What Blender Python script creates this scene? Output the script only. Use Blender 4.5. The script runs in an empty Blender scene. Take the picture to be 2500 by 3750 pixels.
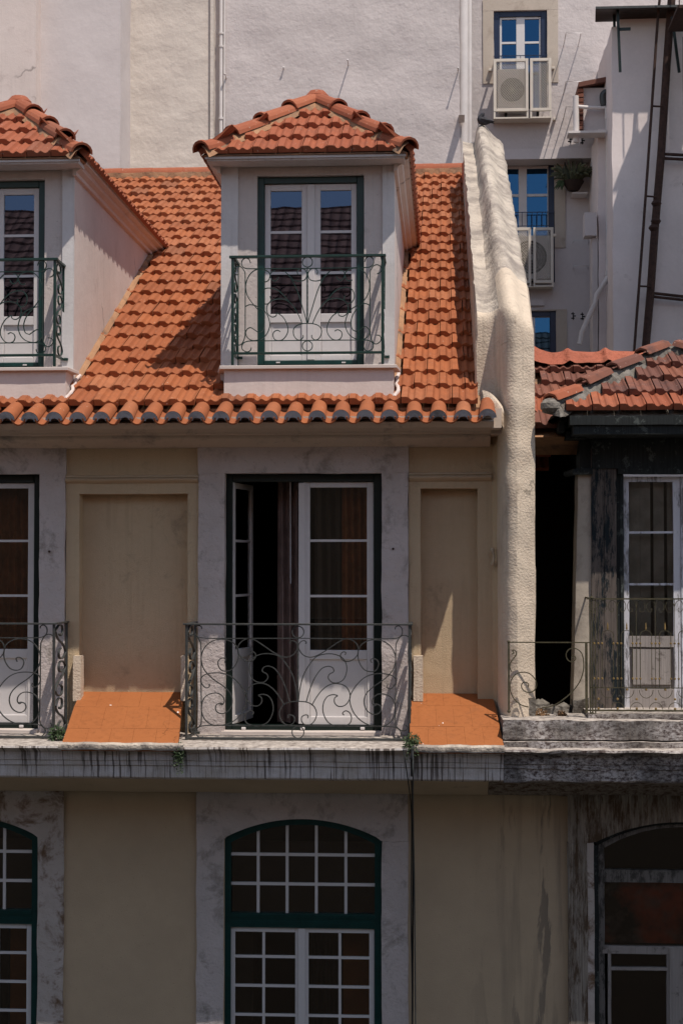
import bpy, bmesh, math, random
from mathutils import Vector, Matrix, noise
random.seed(7)
C = bpy.context.scene
COL = C.collection
R = math.radians

# ------------------------------------------------------------------ camera
F = 6000.0                      # focal length in photo pixels (photo 2500 x 3750)
CAMY = -15.0
YAW = math.atan(380 / F); PIT = math.atan(185 / F)
cam_d = bpy.data.cameras.new('camera'); cam = bpy.data.objects.new('camera', cam_d); COL.objects.link(cam)
cam.location = (0, CAMY, 0)
cam.rotation_euler = (math.pi / 2 + PIT, 0, YAW)
cam_d.sensor_fit = 'HORIZONTAL'; cam_d.sensor_width = 36; cam_d.lens = 36 * F / 2500
cam_d.clip_start = .1; cam_d.clip_end = 1000
C.camera = cam
CR = cam.rotation_euler.to_matrix()

# ------------------------------------------------------------------ light
SUN = Vector((-.30, .38, -1)).normalized()          # the way the light travels
w = bpy.data.worlds.new('World'); C.world = w; w.use_nodes = True
wn = w.node_tree.nodes; wn.clear()
wo = wn.new('ShaderNodeOutputWorld'); bg = wn.new('ShaderNodeBackground'); sk = wn.new('ShaderNodeTexSky')
sk.sky_type = 'NISHITA'; sk.sun_disc = False
sk.sun_elevation = math.asin(-SUN.z); sk.sun_rotation = math.atan2(-SUN.x, -SUN.y)
sk.air_density = 1.0; sk.dust_density = .15; sk.ozone_density = 1.5
bg.inputs[1].default_value = .15
hs = wn.new('ShaderNodeHueSaturation'); hs.inputs['Saturation'].default_value = .62
w.node_tree.links.new(sk.outputs[0], hs.inputs['Color']); w.node_tree.links.new(hs.outputs[0], bg.inputs[0]); w.node_tree.links.new(bg.outputs[0], wo.inputs[0])
sl = bpy.data.lights.new('sun', 'SUN'); sl.energy = 4.5; sl.angle = R(.53); sl.color = (1, .90, .80)
so = bpy.data.objects.new('sun', sl); COL.objects.link(so)
so.rotation_euler = SUN.to_track_quat('-Z', 'Y').to_euler(); so.location = (6, -10, 25)
C.view_settings.view_transform = 'Standard'; C.view_settings.look = 'None'
C.view_settings.gamma = 1; C.view_settings.use_curve_mapping = False
C.view_settings.exposure = 0.0
C.cycles.max_bounces = 6

# ------------------------------------------------------------------ helpers
def U(px, py, Y):
    """point where the sight line through photo pixel (px, py) meets the plane y = Y"""
    d = CR @ Vector((px - 1250, 1875 - py, -F))
    t = (Y - CAMY) / d.y
    return Vector((d.x * t, Y, d.z * t))
def UX(px, py, Y): return U(px, py, Y).x
def UZ(px, py, Y): return U(px, py, Y).z
def nz(p, f=1.0, s=0): return noise.noise(Vector((p[0] * f + s, p[1] * f, p[2] * f)))

def smo(x): return x * x * (3 - 2 * x)

class M:
    def __init__(s): s.v = []; s.f = []; s.sm = []
    def face(s, pts, smooth=False):
        n = len(s.v); s.v += [tuple(p) for p in pts]; s.f.append(tuple(range(n, n + len(pts)))); s.sm.append(smooth); return s
    def box(s, x0, x1, y0, y1, z0, z1):
        if x0 > x1: x0, x1 = x1, x0
        if y0 > y1: y0, y1 = y1, y0
        if z0 > z1: z0, z1 = z1, z0
        n = len(s.v)
        s.v += [(x0, y0, z0), (x1, y0, z0), (x1, y1, z0), (x0, y1, z0), (x0, y0, z1), (x1, y0, z1), (x1, y1, z1), (x0, y1, z1)]
        for f in ((0, 3, 2, 1), (4, 5, 6, 7), (0, 1, 5, 4), (1, 2, 6, 5), (2, 3, 7, 6), (3, 0, 4, 7)):
            s.f.append(tuple(n + i for i in f)); s.sm.append(False)
        return s
    def pbox(s, a, b, c, d, Yf, Yb):
        """box whose front face covers photo rectangle (a,b)-(c,d) at y = Yf"""
        xm, ym = (a + c) / 2, (b + d) / 2
        return s.box(UX(a, ym, Yf), UX(c, ym, Yf), Yf, Yb, UZ(xm, d, Yf), UZ(xm, b, Yf))
    def grid(s, P, closed=False, smooth=True):
        """P[i][j] points"""
        n = len(s.v); ni = len(P); nj = len(P[0])
        for r in P: s.v += [tuple(p) for p in r]
        for i in range(ni - 1):
            for j in range(nj if closed else nj - 1):
                k = (j + 1) % nj
                s.f.append((n + i * nj + j, n + i * nj + k, n + (i + 1) * nj + k, n + (i + 1) * nj + j)); s.sm.append(smooth)
        return s
    def prism(s, pts, vec):
        """closed polygon extruded by vec"""
        n = len(s.v); k = len(pts); vec = Vector(vec)
        s.v += [tuple(p) for p in pts] + [tuple(Vector(p) + vec) for p in pts]
        s.f.append(tuple(range(n, n + k))[::-1]); s.f.append(tuple(range(n + k, n + 2 * k))); s.sm += [False, False]
        for i in range(k):
            j = (i + 1) % k
            s.f.append((n + i, n + j, n + k + j, n + k + i)); s.sm.append(False)
        return s
    def tube(s, path, r, n=6, caps=True, rr=None, flat=None):
        """swept tube; rr = per-point radius factors; flat=(axis, ratio) for a flat bar"""
        path = [Vector(p) for p in path]
        if len(path) < 2: return s
        rows = []; up = None
        for i, p in enumerate(path):
            a = path[max(0, i - 1)]; b = path[min(len(path) - 1, i + 1)]
            t = (b - a)
            if t.length < 1e-9: t = Vector((0, 0, 1))
            t.normalize()
            if flat: u = Vector(flat[0])
            else:
                if up is None: up = Vector((0, 1, 0)) if abs(t.y) < .9 else Vector((1, 0, 0))
                u = up
            u = (u - t * u.dot(t))
            if u.length < 1e-5: u = t.orthogonal()
            u.normalize(); vv = t.cross(u)
            if not flat: up = u
            ra = r * (rr[i] if rr else 1)
            ru = ra * (flat[1] if flat else 1)
            rows.append([p + u * math.cos(2 * math.pi * (k + .5) / n) * ru + vv * math.sin(2 * math.pi * (k + .5) / n) * ra for k in range(n)])
        b0 = len(s.v)
        s.grid(rows, closed=True, smooth=n > 4)
        if caps:
            L = len(rows)
            s.f.append(tuple(b0 + k for k in range(n))); s.f.append(tuple(b0 + (L - 1) * n + k for k in range(n))[::-1]); s.sm += [False, False]
        return s
    def ball(s, c, r, sz=1.0, n=8):
        rows = []
        for i in range(n // 2 + 1):
            th = math.pi * i / (n // 2)
            rows.append([(c[0] + r * math.sin(th) * math.cos(2 * math.pi * j / n), c[1] + r * math.sin(th) * math.sin(2 * math.pi * j / n), c[2] + r * sz * math.cos(th)) for j in range(n)])
        return s.grid(rows, closed=True)
    def rbox(s, x0, x1, y0, y1, z0, z1, res=.05, amp=.006, fr=3.0, faces='fblrtu', seed=0):
        """box with subdivided, slightly uneven faces (hand-made plaster or stone)"""
        if x0 > x1: x0, x1 = x1, x0
        if y0 > y1: y0, y1 = y1, y0
        if z0 > z1: z0, z1 = z1, z0
        nx = max(1, int((x1 - x0) / res)); ny = max(1, int((y1 - y0) / res)); nk = max(1, int((z1 - z0) / res))
        def D(x, y, z):
            p = Vector((x * fr + seed, y * fr, z * fr)); v = noise.noise_vector(p) * amp
            q = Vector((x * fr * 4 + seed, y * fr * 4, z * fr * 4)); v += noise.noise_vector(q) * amp * .35
            return Vector((x, y, z)) + v
        L = lambda a, b, n: [a + (b - a) * i / n for i in range(n + 1)]
        X = L(x0, x1, nx); Y = L(y0, y1, ny); Z = L(z0, z1, nk)
        if 'f' in faces: s.grid([[D(x, y0, z) for x in X] for z in Z])
        if 'b' in faces: s.grid([[D(x, y1, z) for x in X] for z in Z][::-1])
        if 'l' in faces: s.grid([[D(x0, y, z) for y in Y] for z in Z][::-1])
        if 'r' in faces: s.grid([[D(x1, y, z) for y in Y] for z in Z])
        if 't' in faces: s.grid([[D(x, y, z1) for x in X] for y in Y])
        if 'u' in faces: s.grid([[D(x, y, z0) for x in X] for y in Y][::-1])
        return s
    def mesh(s, name, mat):
        me = bpy.data.meshes.new(name); me.from_pydata(s.v, [], s.f)
        me.polygons.foreach_set('use_smooth', s.sm)
        if mat: me.materials.append(mat)
        me.update(); return me
    def build(s, name, mat, parent=None, bevel=0, weld=False, **kw):
        me = s.mesh(name, mat)
        if weld or True in s.sm:
            bm = bmesh.new(); bm.from_mesh(me); bmesh.ops.remove_doubles(bm, verts=bm.verts, dist=1e-4)
            for e in bm.edges:
                if len(e.link_faces) == 2 and e.calc_face_angle(0) > .7: e.smooth = False
            bm.to_mesh(me); bm.free()
        o = bpy.data.objects.new(name, me); COL.objects.link(o)
        if parent: par(o, parent)
        if bevel:
            b = o.modifiers.new('bevel', 'BEVEL'); b.width = bevel; b.segments = 1; b.limit_method = 'ANGLE'
        if True in s.sm and False in s.sm or 'auto' in kw: pass
        for k in kw:
            if k in ('label', 'category', 'group', 'kind'): o[k] = kw[k]
        return o
WM = {}
def world(o):
    m = Matrix.LocRotScale(o.location, o.rotation_euler, o.scale)
    return world(o.parent) @ o.matrix_parent_inverse @ m if o.parent else m
def par(o, p):
    o.parent = p; o.matrix_parent_inverse = world(p).inverted()
def thing(name, label, cat, loc=(0, 0, 0), group=None):
    o = bpy.data.objects.new(name, None); COL.objects.link(o); o.location = loc; o.empty_display_size = .1
    o['label'] = label; o['category'] = cat
    if group: o['group'] = group
    return o
def tag(o, label, cat, group=None):
    o['label'] = label; o['category'] = cat
    if group: o['group'] = group
    return o
def inst(me, name, parent, mat4):
    o = bpy.data.objects.new(name, me); COL.objects.link(o)
    o.parent = parent; o.matrix_parent_inverse = WINV(parent); o.matrix_basis = mat4
    return o
_wi = {}
def WINV(p):
    if p.name not in _wi: _wi[p.name] = world(p).inverted()
    return _wi[p.name]
def copy_at(o, parent, dx, dy=0, dz=0):
    """copy a part and its sub-parts, shifted in the world"""
    T = Matrix.Translation((dx, dy, dz))
    def cp(a, pa):
        c = a.copy(); COL.objects.link(c)
        wa = world(a)
        c.parent = pa; c.matrix_parent_inverse = world(pa).inverted() if pa else Matrix()
        c.matrix_basis = T @ wa
        for ch in kids.get(a.name, []): cp(ch, c)
        return c
    kids = {}
    for q in COL.objects:
        if q.parent: kids.setdefault(q.parent.name, []).append(q)
    return cp(o, parent)
def spline(pts, k=6):
    """Catmull-Rom through points"""
    P = [Vector(p) for p in pts]; out = []
    P = [P[0] * 2 - P[1]] + P + [P[-1] * 2 - P[-2]]
    for i in range(1, len(P) - 2):
        for j in range(k):
            t = j / k; a, b, c, d = P[i - 1], P[i], P[i + 1], P[i + 2]
            out.append(.5 * ((2 * b) + (c - a) * t + (2 * a - 5 * b + 4 * c - d) * t * t + (3 * b - a - 3 * c + d) * t ** 3))
    out.append(P[-2]); return out

# ------------------------------------------------------------------ materials
class N:
    def __init__(s, name):
        s.m = bpy.data.materials.new(name); s.m.use_nodes = True; s.t = s.m.node_tree; s.n = s.t.nodes; s.n.clear()
        s.out = s.n.new('ShaderNodeOutputMaterial'); s.b = s.n.new('ShaderNodeBsdfPrincipled'); s.l(s.b.outputs[0], s.out.inputs[0])
        s.pos = s.n.new('ShaderNodeNewGeometry').outputs['Position']
    def l(s, a, b): s.t.links.new(a, b)
    def mapp(s, sc, src=None, loc=(0, 0, 0)):
        m = s.n.new('ShaderNodeMapping'); m.inputs['Scale'].default_value = sc; m.inputs['Location'].default_value = loc
        s.l(src or s.pos, m.inputs[0]); return m.outputs[0]
    def noise(s, scale, detail=5, rough=.6, vec=None, dist=0):
        n = s.n.new('ShaderNodeTexNoise'); n.inputs['Scale'].default_value = scale; n.inputs['Detail'].default_value = detail
        n.inputs['Roughness'].default_value = rough; n.inputs['Distortion'].default_value = dist
        s.l(vec or s.pos, n.inputs['Vector']); return n.outputs['Fac']
    def vor(s, scale, vec=None):
        n = s.n.new('ShaderNodeTexVoronoi'); n.inputs['Scale'].default_value = scale; s.l(vec or s.pos, n.inputs['Vector']); return n.outputs['Distance']
    def ramp(s, fac, lo, hi, a=0., b=1.):
        n = s.n.new('ShaderNodeMapRange'); n.inputs['From Min'].default_value = lo; n.inputs['From Max'].default_value = hi
        n.inputs['To Min'].default_value = a; n.inputs['To Max'].default_value = b; n.clamp = True
        s.l(fac, n.inputs['Value']); return n.outputs[0]
    def mix(s, fac, a, b):
        n = s.n.new('ShaderNodeMix'); n.data_type = 'RGBA'
        if isinstance(fac, (int, float)): n.inputs[0].default_value = fac
        else: s.l(fac, n.inputs[0])
        for v, i in ((a, 6), (b, 7)):
            if isinstance(v, tuple): n.inputs[i].default_value = (*v, 1)
            else: s.l(v, n.inputs[i])
        return n.outputs[2]
    def math(s, op, a, b=0.):
        n = s.n.new('ShaderNodeMath'); n.operation = op
        for v, i in ((a, 0), (b, 1)):
            if isinstance(v, (int, float)): n.inputs[i].default_value = v
            else: s.l(v, n.inputs[i])
        return n.outputs[0]
    def sep(s, src=None):
        n = s.n.new('ShaderNodeSeparateXYZ'); s.l(src or s.pos, n.inputs[0]); return n.outputs
    def rnd(s): return s.n.new('ShaderNodeObjectInfo').outputs['Random']
    def bump(s, h, strength=.3, dist=.01, prev=None):
        n = s.n.new('ShaderNodeBump'); n.inputs['Strength'].default_value = strength; n.inputs['Distance'].default_value = dist
        s.l(h, n.inputs['Height'])
        if prev: s.l(prev, n.inputs['Normal'])
        return n.outputs[0]
    def fin(s, col, rough=.85, nrm=None, spec=.3, metal=0):
        if isinstance(col, tuple): s.b.inputs['Base Color'].default_value = (*col, 1)
        else: s.l(col, s.b.inputs['Base Color'])
        if isinstance(rough, (int, float)): s.b.inputs['Roughness'].default_value = rough
        else: s.l(rough, s.b.inputs['Roughness'])
        s.b.inputs['Specular IOR Level'].default_value = spec; s.b.inputs['Metallic'].default_value = metal
        if nrm: s.l(nrm, s.b.inputs['Normal'])
        return s.m

def stucco(name, c, c2, fine=90, fs=.35, big=.25, dirt=None, dirt_lo=.6, dirt_hi=.8, pits=0, lumps=2.2, fd=.006, bd=.03, crack=0, run=0, spots=0):
    n = N(name)
    v = n.noise(1.7, 6, .65); col = n.mix(n.ramp(v, .35, .65), c, c2)
    f = n.noise(24, 6, .7); col = n.mix(n.ramp(f, .3, .7, 0, .22), col, tuple(x * .72 for x in c))
    if dirt: col = n.mix(n.ramp(n.noise(3.1, 9, .72, dist=.4), dirt_lo, dirt_hi), col, dirt)
    if run:
        st = n.noise(1, 5, .6, n.mapp((22, 22, .9))); ms = n.noise(1.3, 4, .6)
        col = n.mix(n.math('MULTIPLY', n.math('MULTIPLY', n.ramp(st, .50, .68), n.ramp(ms, .40, .62)), run), col, tuple(x * .42 for x in c))
    if spots:
        col = n.mix(n.ramp(n.noise(13, 3, .5), .745, .755), col, (.75, .72, .68))
        col = n.mix(n.ramp(n.noise(21, 4, .6), .70, .74, 0, .6), col, tuple(x * .4 for x in c))
    b = n.bump(n.noise(lumps, 5, .55), big, bd)
    if crack:
        vn = n.n.new('ShaderNodeTexVoronoi'); vn.feature = 'DISTANCE_TO_EDGE'; vn.inputs['Scale'].default_value = crack
        mx_ = n.n.new('ShaderNodeVectorMath'); mx_.operation = 'ADD'; nt = n.n.new('ShaderNodeTexNoise'); nt.inputs['Scale'].default_value = 5; nt.inputs['Detail'].default_value = 5
        n.l(n.pos, nt.inputs[0]); sc_ = n.n.new('ShaderNodeVectorMath'); sc_.operation = 'SCALE'; sc_.inputs[3].default_value = .35; n.l(nt.outputs[1], sc_.inputs[0])
        n.l(n.pos, mx_.inputs[0]); n.l(sc_.outputs[0], mx_.inputs[1]); n.l(mx_.outputs[0], vn.inputs['Vector'])
        kk = n.math('MULTIPLY', n.ramp(vn.outputs[0], .0, .010, 1, 0), n.ramp(n.noise(1.1, 3), .53, .60))
        col = n.mix(n.math('MULTIPLY', kk, .75), col, tuple(x * .3 for x in c)); b = n.bump(kk, -.5, .01, b)
    b = n.bump(n.noise(fine, 3, .6), fs, fd, b)
    if pits:
        p = n.ramp(n.vor(pits), .0, .16); q = n.ramp(n.noise(9, 3), .5, .6)
        h = n.math('MAXIMUM', p, n.math('SUBTRACT', 1, q))
        b = n.bump(h, .6, .006, b); col = n.mix(h, tuple(x * .45 for x in c), col)
    return n.fin(col, .92, b, .15)

def plain(name, c, rough=.5, spec=.4, metal=0, var=.12, bs=0, sc=14):
    n = N(name); col = n.mix(n.ramp(n.noise(sc, 4), .35, .7), c, tuple(x * (1 - var) for x in c))
    return n.fin(col, rough, n.bump(n.noise(60, 2), bs, .003) if bs else None, spec, metal)

def tile_mat(name, a, b, c, soot, soot_amt=.5):
    n = N(name); r = n.rnd()
    col = n.mix(n.ramp(r, 0, .6), a, b); col = n.mix(n.ramp(r, .72, 1, 0, .8), col, c)
    col = n.mix(n.ramp(n.noise(9, 6, .7), .35, .75, 0, .5), col, tuple(x * .62 for x in a))
    rr = n.math('MULTIPLY', n.ramp(n.noise(2.3, 7, .75), .52, .72), soot_amt)
    col = n.mix(rr, col, soot)
    col = n.mix(n.ramp(r, .955, .96, 0, .55), col, soot)
    col = n.mix(n.ramp(n.noise(19, 5, .7), .62, .72, 0, .55), col, tuple(x * .45 for x in a))
    li = n.ramp(n.noise(40, 4, .5), .68, .73, 0, .6); col = n.mix(li, col, (.62, .5, .4))
    return n.fin(col, .8, n.bump(n.noise(70, 4), .25, .004), .25)

def glass_mat(name, refl=.03, tint=(.85, .87, .87), wob=.02, gcol=(1, 1, 1)):
    n = N(name); n.n.remove(n.b)
    tr = n.n.new('ShaderNodeBsdfTransparent'); tr.inputs[0].default_value = (*tint, 1)
    gl = n.n.new('ShaderNodeBsdfGlossy'); gl.inputs['Roughness'].default_value = .008
    fr = n.n.new('ShaderNodeFresnel'); fr.inputs[0].default_value = 1.5
    f = n.math('ADD', n.math('MULTIPLY', fr.outputs[0], 1.6), refl)
    bb = n.bump(n.noise(2.2, 2), wob, .02); n.l(bb, gl.inputs['Normal']); gl.inputs[0].default_value = (*gcol, 1)
    mx = n.n.new('ShaderNodeMixShader'); n.l(f, mx.inputs[0]); n.l(tr.outputs[0], mx.inputs[1]); n.l(gl.outputs[0], mx.inputs[2])
    n.l(mx.outputs[0], n.out.inputs[0]); return n.m

mt = {}
mt['cream'] = stucco('cream_stucco', (.56, .435, .285), (.51, .395, .26), 120, .8, .35, (.33, .265, .18), .58, .74, fd=.01, run=.2, lumps=5)
mt['cream_trim'] = stucco('cream_trim', (.52, .42, .30), (.46, .37, .26), 60, .2, .3, (.22, .19, .15), .6, .78)
mt['cream_rough'] = stucco('cream_rough_stucco', (.66, .555, .435), (.55, .465, .37), 52, .6, .4, (.50, .41, .32), .52, .68, lumps=3.2, fd=.016, run=.45, crack=.8)
mt['cornice'] = stucco('cornice_plaster', (.52, .43, .36), (.55, .45, .36), 40, .4, .5, (.20, .18, .165), .55, .75)
mt['stone'] = stucco('limestone', (.55, .485, .465), (.46, .41, .39), 50, .7, .7, (.22, .195, .17), .52, .68, pits=26, lumps=8, fd=.01)
mt['stone_old'] = stucco('weathered_limestone', (.50, .44, .41), (.41, .36, .32), 60, .7, .7, (.15, .095, .06), .49, .60, pits=30, lumps=7)
mt['dorm_stone'] = stucco('pale_pitted_stone', (.56, .50, .47), (.49, .44, .415), 50, .5, .4, (.33, .29, .27), .6, .76, pits=22, lumps=6, run=.2)
mt['dorm_plaster'] = stucco('smooth_white_plaster', (.62, .60, .59), (.56, .535, .525), 50, .35, .3, (.40, .38, .37), .6, .78, run=.3)
mt['dorm_side'] = stucco('pinkish_plaster', (.66, .575, .535), (.60, .52, .48), 40, .3, .3, (.46, .38, .35), .58, .8, run=.15, crack=.4)
mt['white'] = stucco('white_rough_wall', (.55, .50, .487), (.505, .46, .447), 16, .35, .5, (.52, .47, .455), .62, .85, lumps=1.9, fd=.02, bd=.07, run=.10)
mt['white_b'] = stucco('white_smooth_wall', (.58, .53, .52), (.545, .50, .49), 12, .15, .3, None, lumps=1.3, bd=.08)
mt['white_c'] = stucco('ivory_wall', (.61, .55, .49), (.57, .51, .455), 18, .25, .5, None, lumps=2.4, bd=.08)
mt['pier'] = stucco('lavender_grey_wall', (.74, .66, .64), (.66, .59, .575), 20, .3, .4, (.42, .37, .35), .6, .85, lumps=2)
mt['coping'] = stucco('lime_coping', (.55, .485, .405), (.45, .395, .335), 34, .6, .45, (.27, .235, .205), .42, .60, lumps=4.5, fd=.03, bd=.06, pits=9)
mt['mortar'] = stucco('mortar', (.40, .23, .13), (.30, .17, .10), 40, .8, .8, (.12, .09, .07), .5, .7, lumps=9)
mt['mortar_grey'] = stucco('grey_mortar', (.25, .23, .20), (.16, .15, .135), 60, .9, .9, (.07, .06, .05), .45, .6, lumps=14)
mt['tile'] = tile_mat('terracotta', (.375, .125, .049), (.30, .096, .040), (.43, .172, .082), (.15, .055, .030), .4)
mt['tile_d'] = tile_mat('dull_terracotta', (.335, .103, .050), (.29, .086, .043), (.39, .135, .068), (.17, .07, .045), .5)
mt['tile_old'] = tile_mat('old_sooty_terracotta', (.22, .088, .058), (.15, .065, .048), (.29, .105, .058), (.065, .042, .04), 1.0)
mt['fillgrey'] = stucco('pale_grey_mortar', (.46, .46, .49), (.36, .36, .385), 60, .5, .3, (.15, .14, .13), .5, .7)
mt['seal'] = stucco('orange_roof_sealant', (.40, .13, .078), (.33, .105, .065), 30, .8, 1.0, (.22, .08, .05), .48, .7, lumps=9, bd=.08)
mt['orange'] = stucco('orange_painted_slabs', (.345, .122, .042), (.31, .107, .037), 40, .4, .5, (.22, .085, .035), .56, .75, lumps=6, spots=1, run=.5, crack=2.2)
mt['green'] = plain('dark_green_paint', (.006, .040, .036), .35, .4, var=.3)
mt['black_green'] = plain('near_black_green', (.006, .014, .012), .4, .3, var=.3)  # door frames' green darkened to near black, shade put into the colour
mt['rail_green'] = plain('railing_green', (.008, .034, .027), .4, .4, var=.3)
mt['iron'] = plain('grey_iron', (.045, .048, .046), .5, .5, var=.5, sc=30)
mt['iron_old'] = plain('olive_rusty_iron', (.075, .065, .035), .7, .3, var=.6, sc=40)
mt['brass'] = plain('dull_brass', (.26, .17, .06), .5, .4, var=.5)
mt['rust'] = plain('rusty_brown_iron', (.060, .030, .022), .75, .3, var=.6, sc=20)
mt['pvc'] = plain('white_frame', (.58, .555, .55), .4, .4, var=.05)
mt['pipe'] = plain('white_painted_pipe', (.64, .60, .58), .6, .3, var=.12, sc=6)
mt['blue'] = plain('navy_paint', (.008, .018, .055), .4, .4, var=.3)
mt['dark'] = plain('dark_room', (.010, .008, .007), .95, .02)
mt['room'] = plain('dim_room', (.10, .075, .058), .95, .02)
mt['brown'] = plain('brown_pane_tone', (.50, .17, .06), .9, .05, var=.35, sc=3)
mt['curt'] = plain('rust_curtain', (.55, .20, .08), .95, .05, var=.4, sc=8)
mt['curt_p'] = plain('mauve_curtain', (.30, .22, .20), .95, .05, var=.3, sc=8)
mt['marble'] = stucco('marble_sill', (.60, .54, .50), (.52, .45, .41), 20, .1, .1, (.30, .25, .22), .6, .75)
mt['asphalt'] = plain('asphalt', (.05, .05, .05), .9, .1)
mt['glass'] = glass_mat('window_glass')
mt['glass_d'] = glass_mat('dormer_glass', .10, (.35, .36, .36), .02, (.30, .40, .62))  # glossy tint stands in for the deep blue of the mirrored sky
mt['glass_b'] = glass_mat('sky_reflecting_glass', .34, (.1, .12, .15), .02, (.055, .17, .34))  # blue of the reflected sky is put into the glossy tint
mt['mesh'] = plain('cream_mesh_metal', (.62, .56, .48), .6, .3, var=.1)

def ledge_mat(old):
    n = N('old_blackened_ledge' if old else 'streaked_ledge')
    col = n.mix(n.ramp(n.noise(5, 6, .7), .35, .7), (.56, .53, .52), (.40, .355, .31))
    if old:
        k = n.ramp(n.noise(30, 8, .8, n.mapp((.8, 1, 1.3))), .42, .56); col = n.mix(k, (.075, .050, .046), col)
        k2 = n.ramp(n.noise(2.6, 5), .42, .62); col = n.mix(n.math('MULTIPLY', k2, .7), col, (.050, .046, .044))
    s = n.noise(1, 3, .55, n.mapp((46, 0, 1.6))); dens = n.ramp(n.noise(1.0, 4, .7, n.mapp((3.1, 0, .9))), .35, .65, .62, .475)
    k = n.ramp(n.math('SUBTRACT', s, dens), -.03, .07)
    col = n.mix(n.math('MULTIPLY', k, .12 if old else .82), col, (.045, .032, .024))
    f = n.noise(1, 2, .5, n.mapp((90, 0, 1.5), loc=(3, 1, 2))); col = n.mix(n.ramp(f, .55, .68, 0, .35), col, (.15, .12, .095))
    top = n.n.new('ShaderNodeSeparateXYZ'); g = n.n.new('ShaderNodeNewGeometry'); n.l(g.outputs['Normal'], top.inputs[0])
    col = n.mix(n.ramp(top.outputs[2], .5, .9), col, n.mix(n.ramp(n.noise(14, 8, .75), .4, .62), (.52, .47, .42), (.20, .17, .15)))  # upward faces painted paler, standing in for a sunlit top
    return n.fin(col, .95, n.bump(n.noise(30, 6, .7), .5, .012), .1)
mt['ledge'] = ledge_mat(False); mt['ledge_old'] = ledge_mat(True)

def low_wall_mat():
    n = N('stained_lower_stucco')
    col = n.mix(n.ramp(n.noise(1.4, 6, .65), .35, .65), (.48, .37, .25), (.43, .33, .225))
    x = n.sep()[0]
    right = n.ramp(x, .15, 1.0)
    st = n.ramp(n.noise(1, 6, .6, n.mapp((6.5, 1, .4)), .25), .52, .70); col = n.mix(n.math('MULTIPLY', n.math('MULTIPLY', st, right), .75), col, (.125, .110, .090))
    pt = n.ramp(n.noise(1, 7, .6, n.mapp((5, 1, .8), loc=(4, 0, 3)), .3), .60, .63); col = n.mix(n.math('MULTIPLY', n.math('MULTIPLY', pt, right), .8), col, (.15, .125, .10))
    col = n.mix(n.ramp(n.vor(22), .04, .09, .5, 0), col, (.12, .09, .06))
    b = n.bump(n.noise(2, 5), .15, .02); b = n.bump(n.noise(150, 3), .5, .006, b)
    return n.fin(col, .94, b, .12)
mt['low'] = low_wall_mat()

def old_wood(name, base, flake, a=.46, b=.56, sz=(9, 9, 2.2), gd=.38):
    n = N(name); g = n.noise(1, 7, .72, n.mapp((70, 70, 1.6)))
    col = n.mix(n.ramp(g, .32, .68), tuple(x * gd for x in base), base)
    p = n.noise(1, 9, .78, n.mapp(sz)); k = n.ramp(p, a, b); col = n.mix(k, col, flake)
    bb = n.bump(g, .5, .01); bb = n.bump(k, .4, .004, bb)
    return n.fin(col, .85, bb, .2)
mt['wood'] = old_wood('weathered_pilaster', (.15, .125, .11), (.012, .018, .022), .49, .55)
mt['wood_dark'] = old_wood('flaking_green_wood', (.030, .034, .034), (.075, .085, .080), .56, .60, (9, 9, 9))
mt['wood_pale'] = old_wood('grey_door_wood', (.34, .305, .285), (.13, .11, .10), .56, .64, (7, 7, 7), .68)
mt['wood_mid'] = old_wood('grimy_frame_wood', (.22, .20, .185), (.06, .055, .05), .48, .56, (12, 12, 5), .5)
mt['wood_white'] = old_wood('peeling_white_paint', (.30, .29, .29), (.56, .56, .60), .42, .50)
mt['stone_brown'] = old_wood('brown_stained_stone', (.36, .31, .26), (.085, .055, .035), .46, .58, (16, 16, 2.5))
mt['planter'] = plain('dark_planter', (.035, .022, .017), .8, .2, bs=.5)
mt['leaf_g'] = plain('grey_green_leaf', (.10, .11, .06), .6, .3, var=.7, sc=14)
mt['leaf'] = plain('leaf_green', (.045, .075, .028), .6, .3, var=.5, sc=25)
mt['leaf_dry'] = plain('dry_weed', (.22, .13, .07), .9, .1, var=.5, sc=25)
mt['bird'] = plain('slate_feathers', (.035, .035, .042), .7, .2, var=.5, sc=25)
mt['black'] = plain('black_rubber', (.008, .008, .009), .6, .3)

# ------------------------------------------------------------------ shared numbers
SL = .497                                            # roof slope (rise over run)
ZE = UZ(1630, 1480, -.45)                            # eave height at y = -.45
def roofz(y): return ZE + SL * (y + .45)
TH = math.atan(SL)
XR = .295                                            # right verge of the roof
XL = -7.2

# ================================================================== GROUND
street = M().box(-120, 120, -120, 120, -14.5, -14.0).build('street', mt['asphalt'], kind='structure')

# ================================================================== CREAM HOUSE
house = thing('house', 'cream rendered house with orange tile roof, two dormers and green-framed windows', 'house', (-2, 0, -14))

def upx(px, py=2000, Y=0): return UX(px, py, Y)
Zt = UZ(1100, 1640, 0)           # top of upper storey wall
Zledge = UZ(1100, 2905, 0)
ZB = -14.0
DX = -UX(1396, 2200, 0) + UX(143, 2200, 0)            # window pitch (negative: to the left)
xa, xb = upx(823), upx(1398)                           # middle opening
zo1, zo0 = UZ(1108, 1733, 0), UZ(1108, 2695, 0)        # top / bottom of upper opening
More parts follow.
